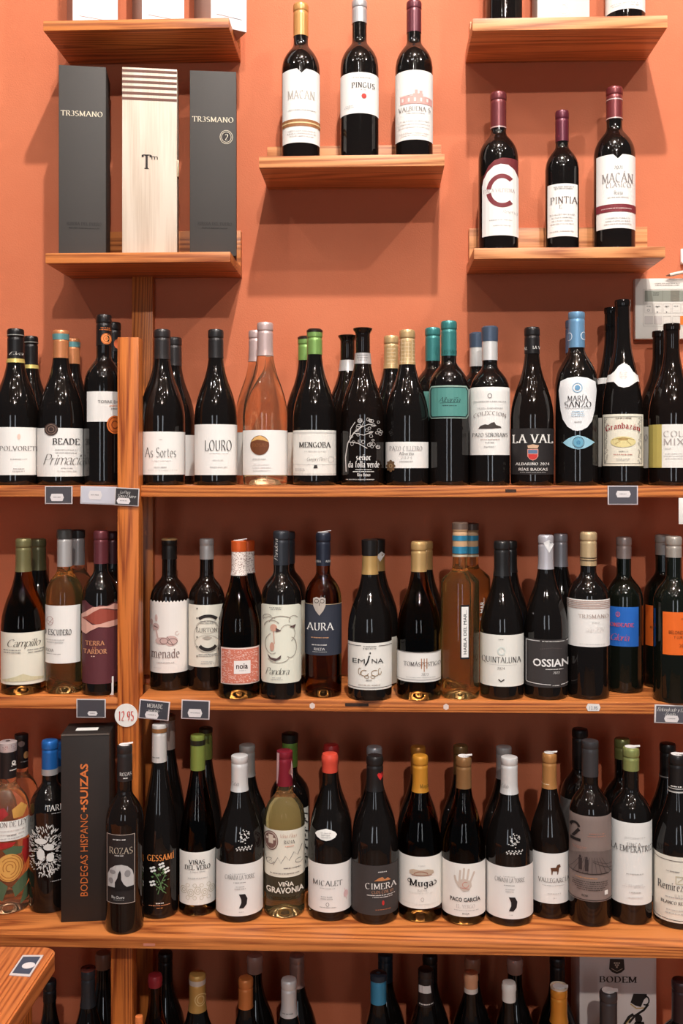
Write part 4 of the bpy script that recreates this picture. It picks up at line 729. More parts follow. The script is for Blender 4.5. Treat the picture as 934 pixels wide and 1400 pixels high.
bottle('bu', 686.3, 686, 740, 60, base=958, z=z, cap=((40, 38, 38), 788), group=g, label='dark bottle with matt black capsule and large plain white label, front', decals=[
 ('L', 656.8, 868, 715.8, 938.5, (234, 232, 224)), ('M', 681, 873, 690, 875, 1, GR), ('P', P_ring(686, 890, 4.6, 5, 1.8), (212, 220, 214), 'emblem', 1), ('T', 'QUINTALUNA', 660.5, 898, 711, 906, (60, 58, 58), 'n'), ('P', P_line([(667, 909), (706, 909)], .3), LG, 'rule', 1), ('T', '2024', 680.5, 912, 690, 915, (90, 86, 84), 's'), ('P', P_line([(682, 928.5), (685.5, 931.5), (689.5, 928.5)], 1.4), (40, 38, 38), 'emblem', 2)])
sv = (176, 172, 178)
bottle('bu', 766, 767, 730, 55, YB, z=z, cap=((150, 147, 152), 775), group=g, label='dark bottle with silver-grey capsule, rear one of its pair', decals=[('L', 740, 876, 791, 937, (48, 45, 45)), ('T', 'N', 784, 903, 790, 910, (170, 168, 168), 'b')])
bottle('bu', 747.5, 745, 732, 59, base=958, z=z, cap=((196, 192, 198), 778.5), group=g, label='dark bottle with silver-grey capsule and black framed label, front', decals=[
 ('N', [('P', [[(742, 742), (749, 738), (755, 744), (749, 756)]], (228, 226, 226), 'price_sticker', 3)]), ('L', 717.5, 874.5, 778.5, 940, (58, 54, 54)), ('P', P_line([(722, 876.5), (740, 876.5)], .9)+P_line([(774, 876.5), (778, 876.5)], .9)+P_line([(722, 876.5), (722, 934)], .9)+P_line([(722, 934.5), (754, 936)], .9)+P_line([(767, 936), (778, 935.5)], .9), (230, 228, 226), 'frame_line', 1),
 ('M', 742, 875.5, 773, 878, 1, WH), ('P', [q for i in range(12) for q in P_ell(741+2.4*i, 885.5+abs(i-6)*.3, .5, .5, 6)], (110, 100, 98), 'dots', 1), ('T', 'OSSIAN', 731, 900.5, 777, 911, (238, 236, 234), 'B'), ('M', 744, 913.5, 773, 916, 1, WH), ('T', '2022', 757, 918, 765, 921, WH, 's'), ('M', 756, 936, 765, 938, 1, WH)])
bottle('bx', 805.5, 803.5, 727.6, 57, base=957.6, z=z, cap=((206, 178, 136), 774), bands=((762.5, 763.6, (70, 56, 44)), (766, 767, (70, 56, 44))), group=g, label='dark bottle with beige capsule and tall white label banded with pink-brown stripes', decals=[
 ('L', 776.3, 820, 834.5, 884.6, (238, 235, 231)), ('P', [q for i in range(5) for q in P_rect(776.3, 821.5+2.4*i, 834.5, 822.7+2.4*i)], (186, 158, 146), 'stripe', 1), ('T', 'TR3SMANO', 793, 840, 831, 845, (176, 158, 150), 's'), ('M', 809, 850, 822, 852, 1, LG), ('T', 'año 2019', 802, 857, 825, 864, (220, 214, 210), 'i'), ('M', 792, 880, 830, 881.5, 1, LG)])
bottle('bx', 855.5, 850, 734.7, 52, base=948.7, z=z, cap=((162, 144, 138), 764), group=g, gl='green', label='dark bottle with grey-brown capsule and bright blue label', decals=[
 ('L', 834, 830, 874.5, 884, (36, 100, 186)), ('P', P_ring(848, 840, 2.4, 3.4, .8, -60, 240, 8)+P_line([(848, 836), (848, 844)], .6), (214, 90, 90), 'emblem', 1), ('T', 'LONDEADE', 835, 852, 868, 857, (216, 84, 80), 'S'), ('T', 'Gloria', 838, 867, 862, 876, (212, 90, 100), 'i')])
bottle('bx', 906, 906.4, 731, 52, YB, z=z, cap=((168, 158, 150), 759), group=g, gl='green', label='dark bottle with orange label and pewter capsule, rear one of its pair', decals=[('L', 884, 829, 925, 884.6, (226, 102, 32)), ('T', 'B', 890.5, 857, 893.5, 860, (90, 44, 20), 'b')])
bottle('bx', 922, 920.5, 734, 55, base=962.8, z=z, cap=((170, 160, 150), 762.5), group=g, gl='green', label='dark bottle with orange label and pewter capsule at the right edge, front', decals=[
 ('L', 908, 837, 948, 895.6, (228, 104, 34)), ('T', 'BELONDRADE', 916, 862, 946, 867, (96, 46, 20), 'b'), ('T', 'Y LURTON', 922, 869, 942, 873, (96, 46, 20), 'b'), ('T', '2024', 929, 880, 939, 884.5, (96, 46, 20), 'b'), ('M', 931, 844, 936, 848, 1, (96, 46, 20))])
# ---- fourth row
g = 'bottles on the deep lower board'; z = Z4
def yb(base, w_, dy=.092, cx=467):
    tf = z*F/(HZ-base); t = tf/(1-w_/2/F); return t*(CA+SA*(cx-CX)/F)+dy
bk4 = lambda bs, w_, cx, dy=.092: yb(bs, w_, dy, cx)
def flower_bits(cx, cy, rx, ry, n, rr):
    out = []
    for i in range(n):
        a = rr.uniform(0, 6.283); q = math.sqrt(rr.uniform(.02, 1)); x, y = cx+rx*q*math.cos(a), cy+ry*q*math.sin(a); l = rr.uniform(2.5, 6); b = math.atan2((y-cy)/ry, (x-cx)/rx)+rr.uniform(-.6, .6)
        dx, dy = math.cos(b), math.sin(b); ww = rr.uniform(.45, 1.1)
        out.append([(x, y), (x+dx*l*.5-dy*ww, y+dy*l*.5+dx*ww), (x+dx*l, y+dy*l), (x+dx*l*.5+dy*ww, y+dy*l*.5-dx*ww)])
    return out
fr = random.Random(21)
bottle('bx', 27, 32, 1003.7, 46, bk4(1251.8, 60, 10, .098), z=z, cap=((40, 34, 34), 1051, 'cap'), gl='rose', group=g, label='clear rose bottle with black capsule in the bottom left corner, rear', decals=[('N', [('P', P_ell(37.5, 1033, 3, 5, 12), (190, 140, 90), 'seal', 1), ('P', P_ell(32, 1017, 4, 4, 12), (120, 100, 96), 'seal', 1), ('M', 31, 1040, 40, 1043, 1, LG)])])
rose = []
for r_ in (4, 7.5, 11, 14): rose += P_ring(11, 1187, r_*1.1, r_*1.25, 1.1, r_*20, r_*20+290, 14)
bottle('bx', 9, 13, 1014, 58, base=1251.8, z=z, cap=((38, 33, 33), 1065, 'cap'), bands=((1013.6, 1029, (206, 190, 188)),), gl='rose', group=g, label='clear rose bottle with black capsule and painted yellow flower, bottom left corner, front', decals=[
 ('N', [('P', [q for i in range(9) for q in P_ell(4+2.4*i, 1022+(i*7 % 5)-2, 1.6, 1.1, 8)], (140, 50, 60), 'capsule_print', 3), ('P', P_ell(20, 1044, 2.5, 3.6, 10)+P_line([(17, 1048), (23, 1048)], 1), (220, 214, 206), 'capsule_mark', 1), ('M', 15, 1052, 24, 1055, 1, WH)]),
 ('L', -22, 1123, 37, 1150, (232, 230, 224)), ('T', 'BARON DE LEY', -14, 1124, 33, 1131, (90, 80, 76), 'n'), ('M', -5, 1134, 34, 1144, 2, (200, 190, 186)), ('M', 8, 1141, 20, 1144, 1, GR), ('M', -5, 1145, 34, 1148, 1, LG), ('G',),
 ('P', P_ell(11, 1187, 17, 19), (214, 160, 84), 'painted_flower', 0), ('P', rose, (170, 104, 48), 'painted_flower', 1), ('P', [[(-12, 1208), (0, 1204), (9, 1212), (2, 1232), (-8, 1224)], [(14, 1214), (24, 1204), (37, 1196), (38, 1210), (28, 1222), (18, 1228)], [(2, 1163), (16, 1158), (30, 1162), (26, 1170), (8, 1170)], [(30, 1220), (38, 1214), (38, 1234), (24, 1240)]], (78, 96, 70), 'painted_leaves', 0),
 ('P', [[(-10, 1152), (10, 1152), (20, 1153), (14, 1158), (0, 1161)], [(28, 1152), (36, 1154), (36, 1180), (31, 1188), (27, 1170)]], (160, 36, 34), 'painted_petals', 0), ('P', [[(-10, 1110), (4, 1104), (10, 1114), (0, 1122), (-10, 1122)]], (150, 40, 40), 'painted_petals', 0), ('P', [[(14, 1108), (26, 1100), (34, 1108), (28, 1120), (16, 1120)]], (190, 140, 70), 'painted_leaves_top', 0)])
bl2 = (36, 104, 180)
bottle('bx', 79, 77, 1013, 50, bk4(1250, 58, 68, .112), z=z, cap=(bl2, 1056), bands=((1048, 1056, SIL),), group=g, label='dark bottle with bright blue capsule, mostly hidden behind the black carton')
bottle('bx', 67.5, 69, 1012, 55, base=1250, z=z, cap=(bl2, 1060.8), bands=((1052.5, 1060.8, (176, 176, 176)),), group=g, label='black bottle with bright blue capsule and a white flower drawn on the glass', decals=[
 ('T', 'TARIMA', 62.5, 1101, 96, 1109, (222, 218, 212), 's'), ('M', 68, 1111.5, 90, 1113.5, 1, LG), ('P', flower_bits(62, 1163, 22, 34, 330, fr), (206, 204, 200), 'flower_drawing', 0), ('P', P_ell(56, 1150, 8, 4, 14)+P_ell(66, 1158, 7, 4.4, 14)+P_ell(56, 1168, 5, 8, 14)+P_ell(68, 1172, 5, 6, 14), (222, 220, 216), 'flower_drawing', 1), ('M', 66, 1203.5, 86, 1206.5, 1, LG)])
bottle('bx', 169.5, 172, 1019, 52, base=1279, z=z, k=1.02, cap=((50, 46, 46), 1069, 'cap'), gl='brown', group=g, tops=1, label='brown-black bottle standing in front of the post, label with a wolf against the moon', decals=[
 ('N', [('T', 'ROZAS', 166, 1056, 180, 1060.5, (225, 220, 215), 's'), ('M', 169, 1062, 177, 1066, 1, WH)]),
 ('L', 146.5, 1140.7, 182.5, 1235, (38, 32, 31)), ('P', P_frame(146.5, 1140.7, 182.5, 1235, .8), (176, 160, 150), 'frame_line', 1), ('P', [[(148, 1213), (148, 1196), (151, 1188), (157, 1183), (165, 1181.5), (173, 1184), (179, 1190), (181, 1198), (181, 1213)]], (190, 186, 184), 'moon', 1),
 ('P', P_ell(154, 1192, 4, 3, 10)+P_ell(173, 1194, 4, 5, 10)+P_ell(152, 1204, 3, 4, 10), (140, 136, 136), 'moon_mark', 2), ('P', [[(157, 1214), (157, 1206), (160, 1200), (161, 1194), (163.5, 1189), (165, 1194), (165, 1202), (168, 1208), (172, 1212), (181, 1211), (181, 1216), (148, 1216), (148, 1213)]], (26, 22, 22), 'wolf', 3),
 ('M', 154, 1146, 171, 1149, 1, WH), ('T', 'ROZAS', 150, 1158.5, 179.5, 1167, (176, 164, 146), 's'), ('M', 156, 1168, 169, 1170.5, 1, WH), ('T', 'Rio Duero', 153, 1224, 169, 1228, (220, 216, 212), 'b'), ('M', 154, 1229, 170, 1230.5, 1, LG)])
bottle('fl', 229, 229, 978, 54, bk4(1257.6, 54, 218), z=z, cap=((188, 166, 156), 1025.6, 'cap'), bands=((977.6, 986, (130, 92, 64)),), group=g, label='tall slim dark bottle with taupe capsule behind the flower-printed bottle')
jm = []
for (a, b) in ((210.5, 1188), (228.5, 1190.5), (210, 1207), (222, 1183)):
    for i in range(4):
        q = i*math.pi/2+.5; jm += P_ell(a+2.6*math.cos(q), b+3*math.sin(q), 2.1, 1.6, 8)
bottle('fl', 219, 216.6, 990.4, 52, base=1257.6, z=z, cap=((232, 228, 224), 1043, 'cap'), bands=((997, 1002.5, (160, 112, 70)),), group=g, label='tall slim dark bottle with white capsule, white flowers and orange lettering on the glass', decals=[
 ('N', [('M', 207, 1034, 218, 1037, 1, GR)]), ('T', 'GESSAMÍ', 203.5, 1168.5, 238, 1176.5, (226, 140, 72), 'S'), ('P', jm, (230, 230, 226), 'flower_drawing', 1), ('P', P_line([(212, 1190), (220, 1206), (224, 1220)], .9)+P_line([(228, 1193), (222, 1206), (217, 1222)], .9)+P_line([(211, 1208), (219, 1214), (228, 1222)], .9)+flower_bits(220, 1204, 9, 14, 34, fr), (96, 130, 84), 'stem_drawing', 0), ('M', 213, 1233, 226, 1236, 1, WH), ('M', 204, 1236.5, 234, 1238.5, 1, (226, 150, 110)), ('M', 214, 1240, 225, 1242, 1, (226, 140, 80))])
ge = (136, 150, 72)
bottle('fl', 281, 281.5, 995.5, 48, bk4(1254, 53, 270), z=z, cap=((124, 138, 66), 1039, 'cap'), bands=((995, 1003, (60, 52, 34)),), group=g, label='slim dark bottle with dark-topped lime capsule, rear one of its pair')
bottle('fl', 270, 271, 1005, 52, base=1254, z=z, cap=(ge, 1054, 'cap'), bands=((1013, 1020, (40, 38, 28)),), gl='amber', group=g, label='slim dark bottle with lime capsule and white label with a row of rosettes, front', decals=[
 ('L', 246, 1165, 293.5, 1237, (232, 229, 222)), ('T', 'VIÑAS', 259, 1175.5, 279, 1181, (44, 40, 40), 'S'), ('T', 'DEL VERO', 253.5, 1182.5, 286, 1188.5, (44, 40, 40), 'S'), ('M', 258, 1190, 282, 1192.5, 1, LG), ('M', 252, 1198, 288, 1203, 1, LG), ('P', [q for i in range(5) for q in P_ring(252+9*i, 1217+(i % 2)*3, 4, 5, .5, 0, 360, 12)+P_ring(252+9*i, 1217+(i % 2)*3, 2, 2.4, .5, 0, 360, 8)]+[q for i in range(4) for q in P_ring(257+9*i, 1227, 2.4, 2.6, .4, 0, 360, 8)+P_ring(257+9*i, 1210, 2.4, 2.6, .4, 0, 360, 8)], (170, 160, 130), 'rosettes', 1)])
def canada(cx, ncx, top, base, capy, x0, x1, y0, y1, lab, ex, ey):
    lace = []
    rr = random.Random(4)
    for i in range(46):
        a = rr.uniform(0, 6.28); q = rr.uniform(.25, 1); lace += P_ell(ex+8.5*q*math.cos(a), ey-4+10*q*math.sin(a), .8, .7, 6)
    for i in range(24): lace += P_ell(ex-10+i*.9, ey+12+2.4*math.sin(i*1.3), .8, 1.0, 6)
    k_ = (x0+x1)/2
    bottle('bu', cx, ncx, top, 65, base=base, z=z, cap=((236, 234, 232), capy, 'cap'), group=g, label=lab, decals=[
     ('N', [('T', 'Cañada', ncx-10, capy-14, ncx-1, capy-9, (120, 116, 114), 'i')]), ('P', lace, (206, 202, 198), 'lace_print', 0), ('L', x0, y0, x1, y1, (234, 231, 227)), ('M', k_-10, y0+12, k_+9, y0+14, 1, LG), ('T', 'CAÑADA LA TORRE', k_-19, y0+15, k_+19, y0+21, (90, 84, 82), 'n'), ('M', k_-8, y0+24, k_+8, y0+26, 1, GR), ('M', k_-7, y0+29, k_+8, y0+35, 2, LG),
     ('P', [[(k_-1, y0+41), (k_+7, y0+41), (k_+10, y0+47), (k_+9, y0+55), (k_+5, y0+60), (k_-1, y0+60), (k_+2, y0+53), (k_+2, y0+48)]], (32, 28, 30), 'black_shape', 1), ('M', k_-1, y0+64, k_+5, y0+66, 1, LG)])
bottle('bu', 338, 338, 1018.6, 62, bk4(1262.8, 65, 328), z=z, cap=((176, 172, 168), 1063, 'cap'), group=g, label='dark bottle with grey-white cap behind the leftmost lace-printed bottle', decals=[('L', 306, 1163, 366, 1240, (150, 146, 142))])  # white label greyed to stand in for shade behind the front bottle
canada(327.3, 328, 1032.8, 1262.8, 1083, 295.5, 359.5, 1181, 1252, 'dark bottle with white cap and lace print, left of the clear golden bottle', 333, 1148)
bottle('bx', 396.5, 396.5, 1003, 55, bk4(1257, 56, 389, .1), z=z, cap=((104, 140, 62), 1050, 'cap'), bands=((1002.6, 1017, (30, 28, 26)),), group=g, label='black bottle with black-and-green capsule behind the clear golden bottle', decals=[('L', 370, 1107, 421, 1190, (214, 210, 200)), ('P', [q for i in range(12) for q in P_line([(412+(i % 3)*2, 1112+6*i), (420-(i % 2)*3, 1117+6*i)], 1.6)], (40, 36, 36), 'pattern', 1)])
bottle('bx', 389, 389.6, 1026.4, 56, base=1257, z=z, cap=((136, 34, 50), 1075.8, 'cap'), gl='pale', group=g, label='clear golden bottle with red wax-like foil and cream label above a dark one', decals=[
 ('N', [('P', [[(380, 1030), (383, 1030), (382.5, 1050), (381, 1072), (378.6, 1074), (379.5, 1050)], [(398, 1040), (400, 1052), (400, 1068), (397, 1058)]], (214, 170, 170), 'foil_tear', 1), ('P', P_ring(398, 1056, 3, 4, .7, 0, 360, 6), (180, 120, 90), 'foil_mark', 1)]),
 ('L', 360.5, 1135, 418, 1199, (228, 222, 206)), ('P', P_ell(371, 1150, 9.5, 13), (126, 92, 84), 'medal', 1), ('P', P_ring(371, 1150, 8, 11, .8)+P_rect(365, 1146, 377, 1149)+P_rect(368, 1142, 374, 1154), (220, 206, 190), 'medal', 2), ('T', 'Vino Fino', 382, 1140, 404, 1145, (190, 140, 120), 'i'), ('T', 'RIOJA', 388, 1148.5, 402, 1153, (70, 60, 56), 's'), ('M', 389, 1155, 402, 1158, 1, (200, 140, 120)),
 ('P', P_line([(364, 1172), (366, 1182), (371, 1176), (374, 1183), (380, 1172), (384, 1180), (390, 1170), (395, 1176), (401, 1165), (406, 1170), (412, 1157)], .6)+P_ring(370, 1178, 5, 4, .5, 0, 300, 10)+P_ring(408, 1178, 5, 3, .5, 20, 300, 10), (60, 54, 56), 'signature', 1), ('M', 386, 1185, 412, 1188, 1, (70, 60, 60)), ('M', 362, 1192, 416, 1196, 1, (120, 106, 100)),
 ('L', 361, 1199.5, 417.5, 1226, (58, 50, 34), 'lower_label'), ('T', 'VIÑA', 380.5, 1205, 401, 1211, (232, 226, 214), 'B'), ('T', 'GRAVONIA', 365, 1212.5, 414, 1220.5, (232, 226, 214), 'B')])
rd = (198, 60, 46)
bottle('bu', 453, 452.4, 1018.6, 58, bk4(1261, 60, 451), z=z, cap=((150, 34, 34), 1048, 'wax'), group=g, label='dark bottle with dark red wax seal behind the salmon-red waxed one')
bottle('bu', 451, 451, 1030.7, 60, base=1261, z=z, cap=((212, 76, 58), 1057.7, 'wax'), gl='black', group=g, label='dark bottle with salmon-red wax seal and small oval white shoulder label', decals=[
 ('LP', [[(431.5, 1141), (434, 1137.5), (440, 1134.5), (446, 1132.5), (453, 1134.5), (458, 1137), (460.5, 1140.5), (458, 1145), (452, 1148), (446, 1149.5), (439, 1148), (434, 1145)]], (232, 229, 224), 'shoulder_label'), ('M', 438, 1137, 454, 1146, 3, LG),
 ('L', 421.5, 1181, 480.5, 1247, (236, 232, 228)), ('T', 'MICALET', 429, 1203.5, 467, 1210.5, (60, 56, 56), 'n'), ('M', 438, 1213, 458, 1215, 1, LG), ('M', 438, 1224, 456, 1230, 2, LG), ('P', P_ring(448, 1236, 2, 2.6, .6, 0, 360, 8), GR, 'emblem', 1), ('M', 435, 1239, 462, 1241, 1, GR), ('P', P_ell(472, 1224, 3, 5, 10)+P_line([(470, 1216), (473, 1232)], .6), (222, 186, 186), 'flower', 1)])
bottle('bu', 512, 511.8, 1021, 60, bk4(1265.6, 65, 513), z=z, cap=((160, 160, 164), 1060), group=g, label='dark bottle with silver capsule peeping over the charcoal-labelled one')
bottle('bu', 513, 512, 1033, 65, base=1265.6, z=z, cap=((38, 35, 35), 1083), group=g, label='dark bottle with black capsule, red heart mark and charcoal label with an orange peak', decals=[
 ('N', [('P', [[(515, 1059), (517, 1056.5), (519, 1058), (521, 1056), (523, 1059), (521.5, 1063), (519, 1067), (516.5, 1063)]], (206, 48, 48), 'heart_mark', 1)]),
 ('L', 481, 1183, 545.5, 1250.7, (62, 57, 56)), ('M', 516, 1190, 530, 1193, 1, WH), ('P', [[(512, 1204), (518, 1200), (523, 1198.5), (526, 1202), (530, 1200), (534, 1204)]], (200, 132, 84), 'peak', 1), ('T', 'CIMERA', 500.5, 1207, 541, 1215, (232, 228, 222), 's'), ('T', 'CLOS COR VI', 509, 1217, 537, 1221, (190, 140, 110), 's'), ('M', 502, 1222, 540, 1224.5, 1, WH), ('M', 508, 1225, 538, 1227, 1, WH), ('P', P_ell(524, 1234, 1.6, 3.4, 8), (200, 50, 50), 'mark', 1), ('M', 513, 1242, 535, 1244, 1, (200, 120, 80))])
mu = (218, 150, 52)
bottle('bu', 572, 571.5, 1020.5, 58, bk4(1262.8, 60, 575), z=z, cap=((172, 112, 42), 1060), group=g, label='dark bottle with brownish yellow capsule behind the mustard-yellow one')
bottle('bu', 575, 574, 1032.8, 60, base=1262.8, z=z, cap=(mu, 1084), gl='amber', group=g, label='dark bottle with bright mustard-yellow capsule and white label with a bridge vignette', decals=[
 ('N', [('T', 'Muga', 574, 1072, 584, 1077, (120, 90, 30), 'S')]), ('L', 545, 1171, 604.5, 1242, (236, 233, 226)), ('M', 572, 1182, 582, 1184, 1, LG), ('P', [[(561, 1190), (566, 1188), (575, 1189), (585, 1188), (592, 1190), (593, 1194), (586, 1197), (568, 1197), (561, 1194)]], (190, 170, 150), 'vignette', 1), ('P', P_ring(576, 1195, 9, 4, .8, 180, 360, 10)+P_line([(564, 1196), (590, 1196)], .8), (150, 92, 72), 'vignette', 2),
 ('T', 'Muga', 561.5, 1202, 592, 1211, (30, 27, 27), 'S'), ('P', P_ring(561.5, 1204, 2.4, 2.6, .9, 60, 330, 10)+P_ring(593, 1207, 2.8, 2.8, .9, -90, 150, 10), (30, 27, 27), 'flourish', 2), ('T', 'RIOJA', 572, 1215, 584, 1218, (190, 186, 180), 's'), ('M', 560, 1219, 592, 1221, 1, (214, 212, 206)), ('P', P_ring(578, 1229, 2, 2.6, .6, 0, 360, 8), LG, 'emblem', 1), ('M', 550, 1234, 600, 1236, 1, (220, 218, 212))])
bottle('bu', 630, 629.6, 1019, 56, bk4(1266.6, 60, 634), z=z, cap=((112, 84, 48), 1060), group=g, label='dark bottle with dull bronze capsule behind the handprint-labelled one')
hand = [[(627, 1205), (629, 1213), (634, 1218), (641, 1217), (645, 1211), (644, 1204), (636, 1201), (630, 1202)]]
for pts, ww in (([(629, 1204), (630, 1190)], 2.6), ([(634, 1202), (635, 1187)], 2.6), ([(639, 1202), (641, 1188)], 2.6), ([(643, 1205), (648, 1192)], 2.4), ([(629, 1212), (624, 1203), (623, 1198)], 2.6)): hand += P_line(pts, ww)+P_ell(pts[-1][0], pts[-1][1], ww*.5, ww*.5, 8)
bottle('bu', 634.5, 633.5, 1034.6, 60, base=1266.6, z=z, cap=((146, 106, 66), 1079), gl='amber', group=g, tops=1, label='dark bottle with bronze capsule and white label with a pale handprint', decals=[
 ('L', 605, 1180.5, 664, 1253, (236, 232, 226)), ('P', hand, (206, 190, 178), 'handprint', 1), ('P', P_ring(637, 1209, 4, 4, .8, 0, 300, 10)+P_line([(630, 1213), (642, 1215)], .8), (206, 140, 126), 'handprint', 2), ('T', 'PACO GARCÍA', 617, 1226.5, 656, 1232, (36, 32, 32), 'B'), ('T', 'EL YERGO', 625, 1236, 649, 1241, (190, 184, 180), 's'), ('M', 622, 1243, 654, 1245, 1, LG), ('T', 'RIOJA', 633, 1247, 642, 1249.5, (60, 56, 54), 'b')])
bottle('bu', 688, 690, 1021, 60, bk4(1268, 66, 697), z=z, cap=((176, 174, 174), 1066, 'cap'), group=g, label='dark bottle with grey-white cap behind the rightmost lace-printed bottle', decals=[('L', 661, 1162, 716, 1240, (150, 146, 142))])  # rear label's grey carries the shade of the bottle before it
canada(697.5, 695, 1035, 1268, 1086.6, 665.5, 730.5, 1185, 1256, 'dark bottle with white cap and lace print, between handprint and horse labels', 704, 1153)
bottle('bu', 752.5, 749.7, 1030, 55, base=1257.8, z=z, cap=((190, 134, 78), 1079), gl='brown', group=g, tops=1, label='dark bottle with copper-gold capsule and white label with a small horse figure', decals=[
 ('N', [('M', 738, 1071, 750, 1073.5, 1, (236, 214, 180))]), ('L', 728, 1166.5, 780.5, 1235, (232, 230, 226)), ('P', [[(754, 1186), (761, 1185.5), (762.5, 1182), (766, 1181), (767, 1185), (765, 1186), (764.5, 1190), (763.5, 1195), (762.5, 1195), (762.5, 1190.5), (757, 1190.5), (756.5, 1195), (755.2, 1195), (755, 1190)]], (96, 60, 40), 'horse', 1), ('T', 'VALLEGARCÍA', 738.5, 1200, 778, 1206, (110, 102, 98), 's'), ('M', 742, 1209, 774, 1211, 1, LG), ('M', 750, 1220, 768, 1222, 1, LG), ('M', 757, 1226, 762, 1228, 1, LG)])
bottle('bx', 794, 792, 996.5, 54, bk4(1268.6, 58, 806, .1), z=z, cap=((32, 29, 30), 1052), group=g, label='tall dark bottle with black capsule behind the grey stencil-number label', decals=[('L', 768, 1095, 812, 1150, (90, 86, 84))])  # label darker than its front twin's, shade put into the colour
two = P_ring(789, 1134, 5.6, 6.5, 3, 185, 350, 12)+[[(793, 1134), (796, 1137), (788, 1147), (784.5, 1147)]]+P_rect(783, 1148.5, 796.5, 1152.5)
bottle('bx', 808.5, 805, 1012.7, 57, base=1268.6, z=z, cap=((66, 64, 66), 1063, 'cap'), gl='brown', group=g, label='dark bottle with grey capsule and taupe label bearing a stencilled 2 over a vineyard scene', decals=[
 ('L', 779.5, 1116, 837, 1232.5, (132, 116, 110)), ('P', two, (36, 30, 30), 'lettering', 1), ('M', 804, 1138, 830, 1145, 2, (170, 120, 104)), ('M', 784, 1158, 806, 1162, 2, (170, 120, 104)),
 ('P', [[(779.5, 1172), (795, 1166), (812, 1163), (830, 1164), (837, 1166), (837, 1194), (779.5, 1194)]], (108, 94, 90), 'vineyard_scene', 1), ('P', [q for i in range(10) for q in P_line([(781+6*i, 1194), (796+3*i, 1172)], .5)]+P_line([(812, 1178), (837, 1190)], .9)+P_line([(812, 1176), (837, 1184)], .6), (70, 60, 58), 'vineyard_scene', 2), ('P', P_ell(796, 1172, 1.6, 1.8, 8)+P_rect(794, 1174, 798.5, 1190)+P_ell(804, 1173, 1.6, 1.8, 8)+P_rect(802, 1175, 806.5, 1191), (56, 46, 46), 'walkers', 3),
 ('P', P_rect(779.5, 1194, 837, 1195.2)+P_rect(779.5, 1230, 837, 1231), (46, 38, 36), 'rule', 2), ('M', 786, 1199, 822, 1202, 1, (200, 140, 90)), ('M', 785, 1204, 832, 1218, 5, (60, 50, 48)), ('T', 'RIOJA', 798, 1223, 806, 1226, (40, 34, 34), 'b'), ('P', P_rect(827, 1218, 831, 1224), WH, 'mark', 1)])
lg2 = (146, 152, 92)
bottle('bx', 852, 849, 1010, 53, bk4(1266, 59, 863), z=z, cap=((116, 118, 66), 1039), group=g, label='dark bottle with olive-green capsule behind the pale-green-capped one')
bottle('bx', 864.5, 860.7, 1022, 56, base=1266, z=z, cap=(lg2, 1055), gl='black', group=g, tops=1, label='dark bottle with pale green short capsule and very tall white label', decals=[
 ('L', 837, 1125, 892.5, 1237, (234, 233, 229)), ('M', 856, 1144, 884, 1146, 1, LG), ('T', 'FINCA', 859.5, 1152, 877, 1156.5, (150, 146, 144), 's'), ('T', 'LA EMPERATRIZ', 839.5, 1156.5, 892, 1164.5, (74, 68, 68), 's'), ('M', 857, 1193, 882, 1196, 1, LG), ('M', 854, 1208, 883, 1213, 2, (210, 208, 206)), ('M', 862, 1218, 878, 1221, 1, LG), ('M', 860, 1225, 880, 1228, 1, (210, 208, 206))])
bottle('bu', 914, 912, 1016.6, 60, bk4(1272.5, 64, 924), z=z, cap=((34, 31, 31), 1065), bands=((1062, 1063.5, (190, 186, 180)),), group=g, label='dark bottle with ringed black capsule at the lower right edge, rear one of its pair', decals=[('L', 888, 1164, 940, 1230, (180, 176, 170))])  # rear label's cream dulled in place of shade
bottle('bu', 927, 924.5, 1032, 63, base=1272.5, z=z, cap=((36, 33, 33), 1084), bands=((1078, 1079.2, (206, 202, 196)), (1082, 1084, (206, 202, 196))), group=g, tops=1, label='dark bottle with ringed black capsule and cream framed label at the lower right edge, front', decals=[
 ('N', [('M', 914, 1074, 934, 1077, 1, WH)]), ('L', 894, 1172, 958, 1262, (230, 225, 212)), ('P', P_line([(894, 1175.5), (905, 1177.5), (958, 1178)], .8)+P_line([(894, 1258), (958, 1259.5)], .8), (86, 76, 74), 'rule', 1), ('M', 910, 1190, 934, 1195, 1, GR), ('P', P_frame(925, 1198, 938, 1209, 1.2)+P_line([(928, 1206), (935, 1200)], 1.4), (196, 186, 160), 'crest', 1),
 ('T', 'Remírez de', 903, 1208, 947, 1218, (70, 62, 60), 's'), ('T', 'RIOJA', 924, 1223, 940, 1227, (196, 190, 180), 's'), ('M', 908, 1226, 940, 1229, 1, LG), ('T', 'BLANCO RESERVA', 907, 1233, 950, 1237, (60, 52, 50), 'S'), ('M', 912, 1243, 940, 1252, 2, LG)])
# ---- bottom row
g = 'bottles in the dim bottom row'; z = Z5; YA = 1.865; YB = 1.962
def low(sh, cx, top, w_, Yp, cap, lab, **kw): return bottle(sh, cx, cx, top, w_, Yp, z=z, cap=cap, group=g, label=lab, **kw)
low('bu', 68, 1340, 50, YA, ((34, 34, 38), 1372), 'dark bottle in the bottom row, half hidden by the table corner')
low('bu', 120.5, 1325, 54, YA, ((56, 60, 66), 1379), 'bottom row bottle with blue-grey capsule, just left of the lower post', bands=((1324.6, 1328, (120, 66, 60)),))
low('bu', 141, 1303, 56, YB, ((150, 112, 92), 1327.6, 'wax'), 'bottom row bottle with tan wax seal, behind the lower post')
low('bu', 190, 1390, 30, 1.775, ((214, 120, 66), 1400, 'wax'), 'bottom row bottle with orange top, only its tip in frame right of the post')
low('bu', 212, 1333, 52, YA, ((140, 36, 44), 1352, 'wax'), 'bottom row bottle with dark red wax seal, right of the lower post', gl='amber')
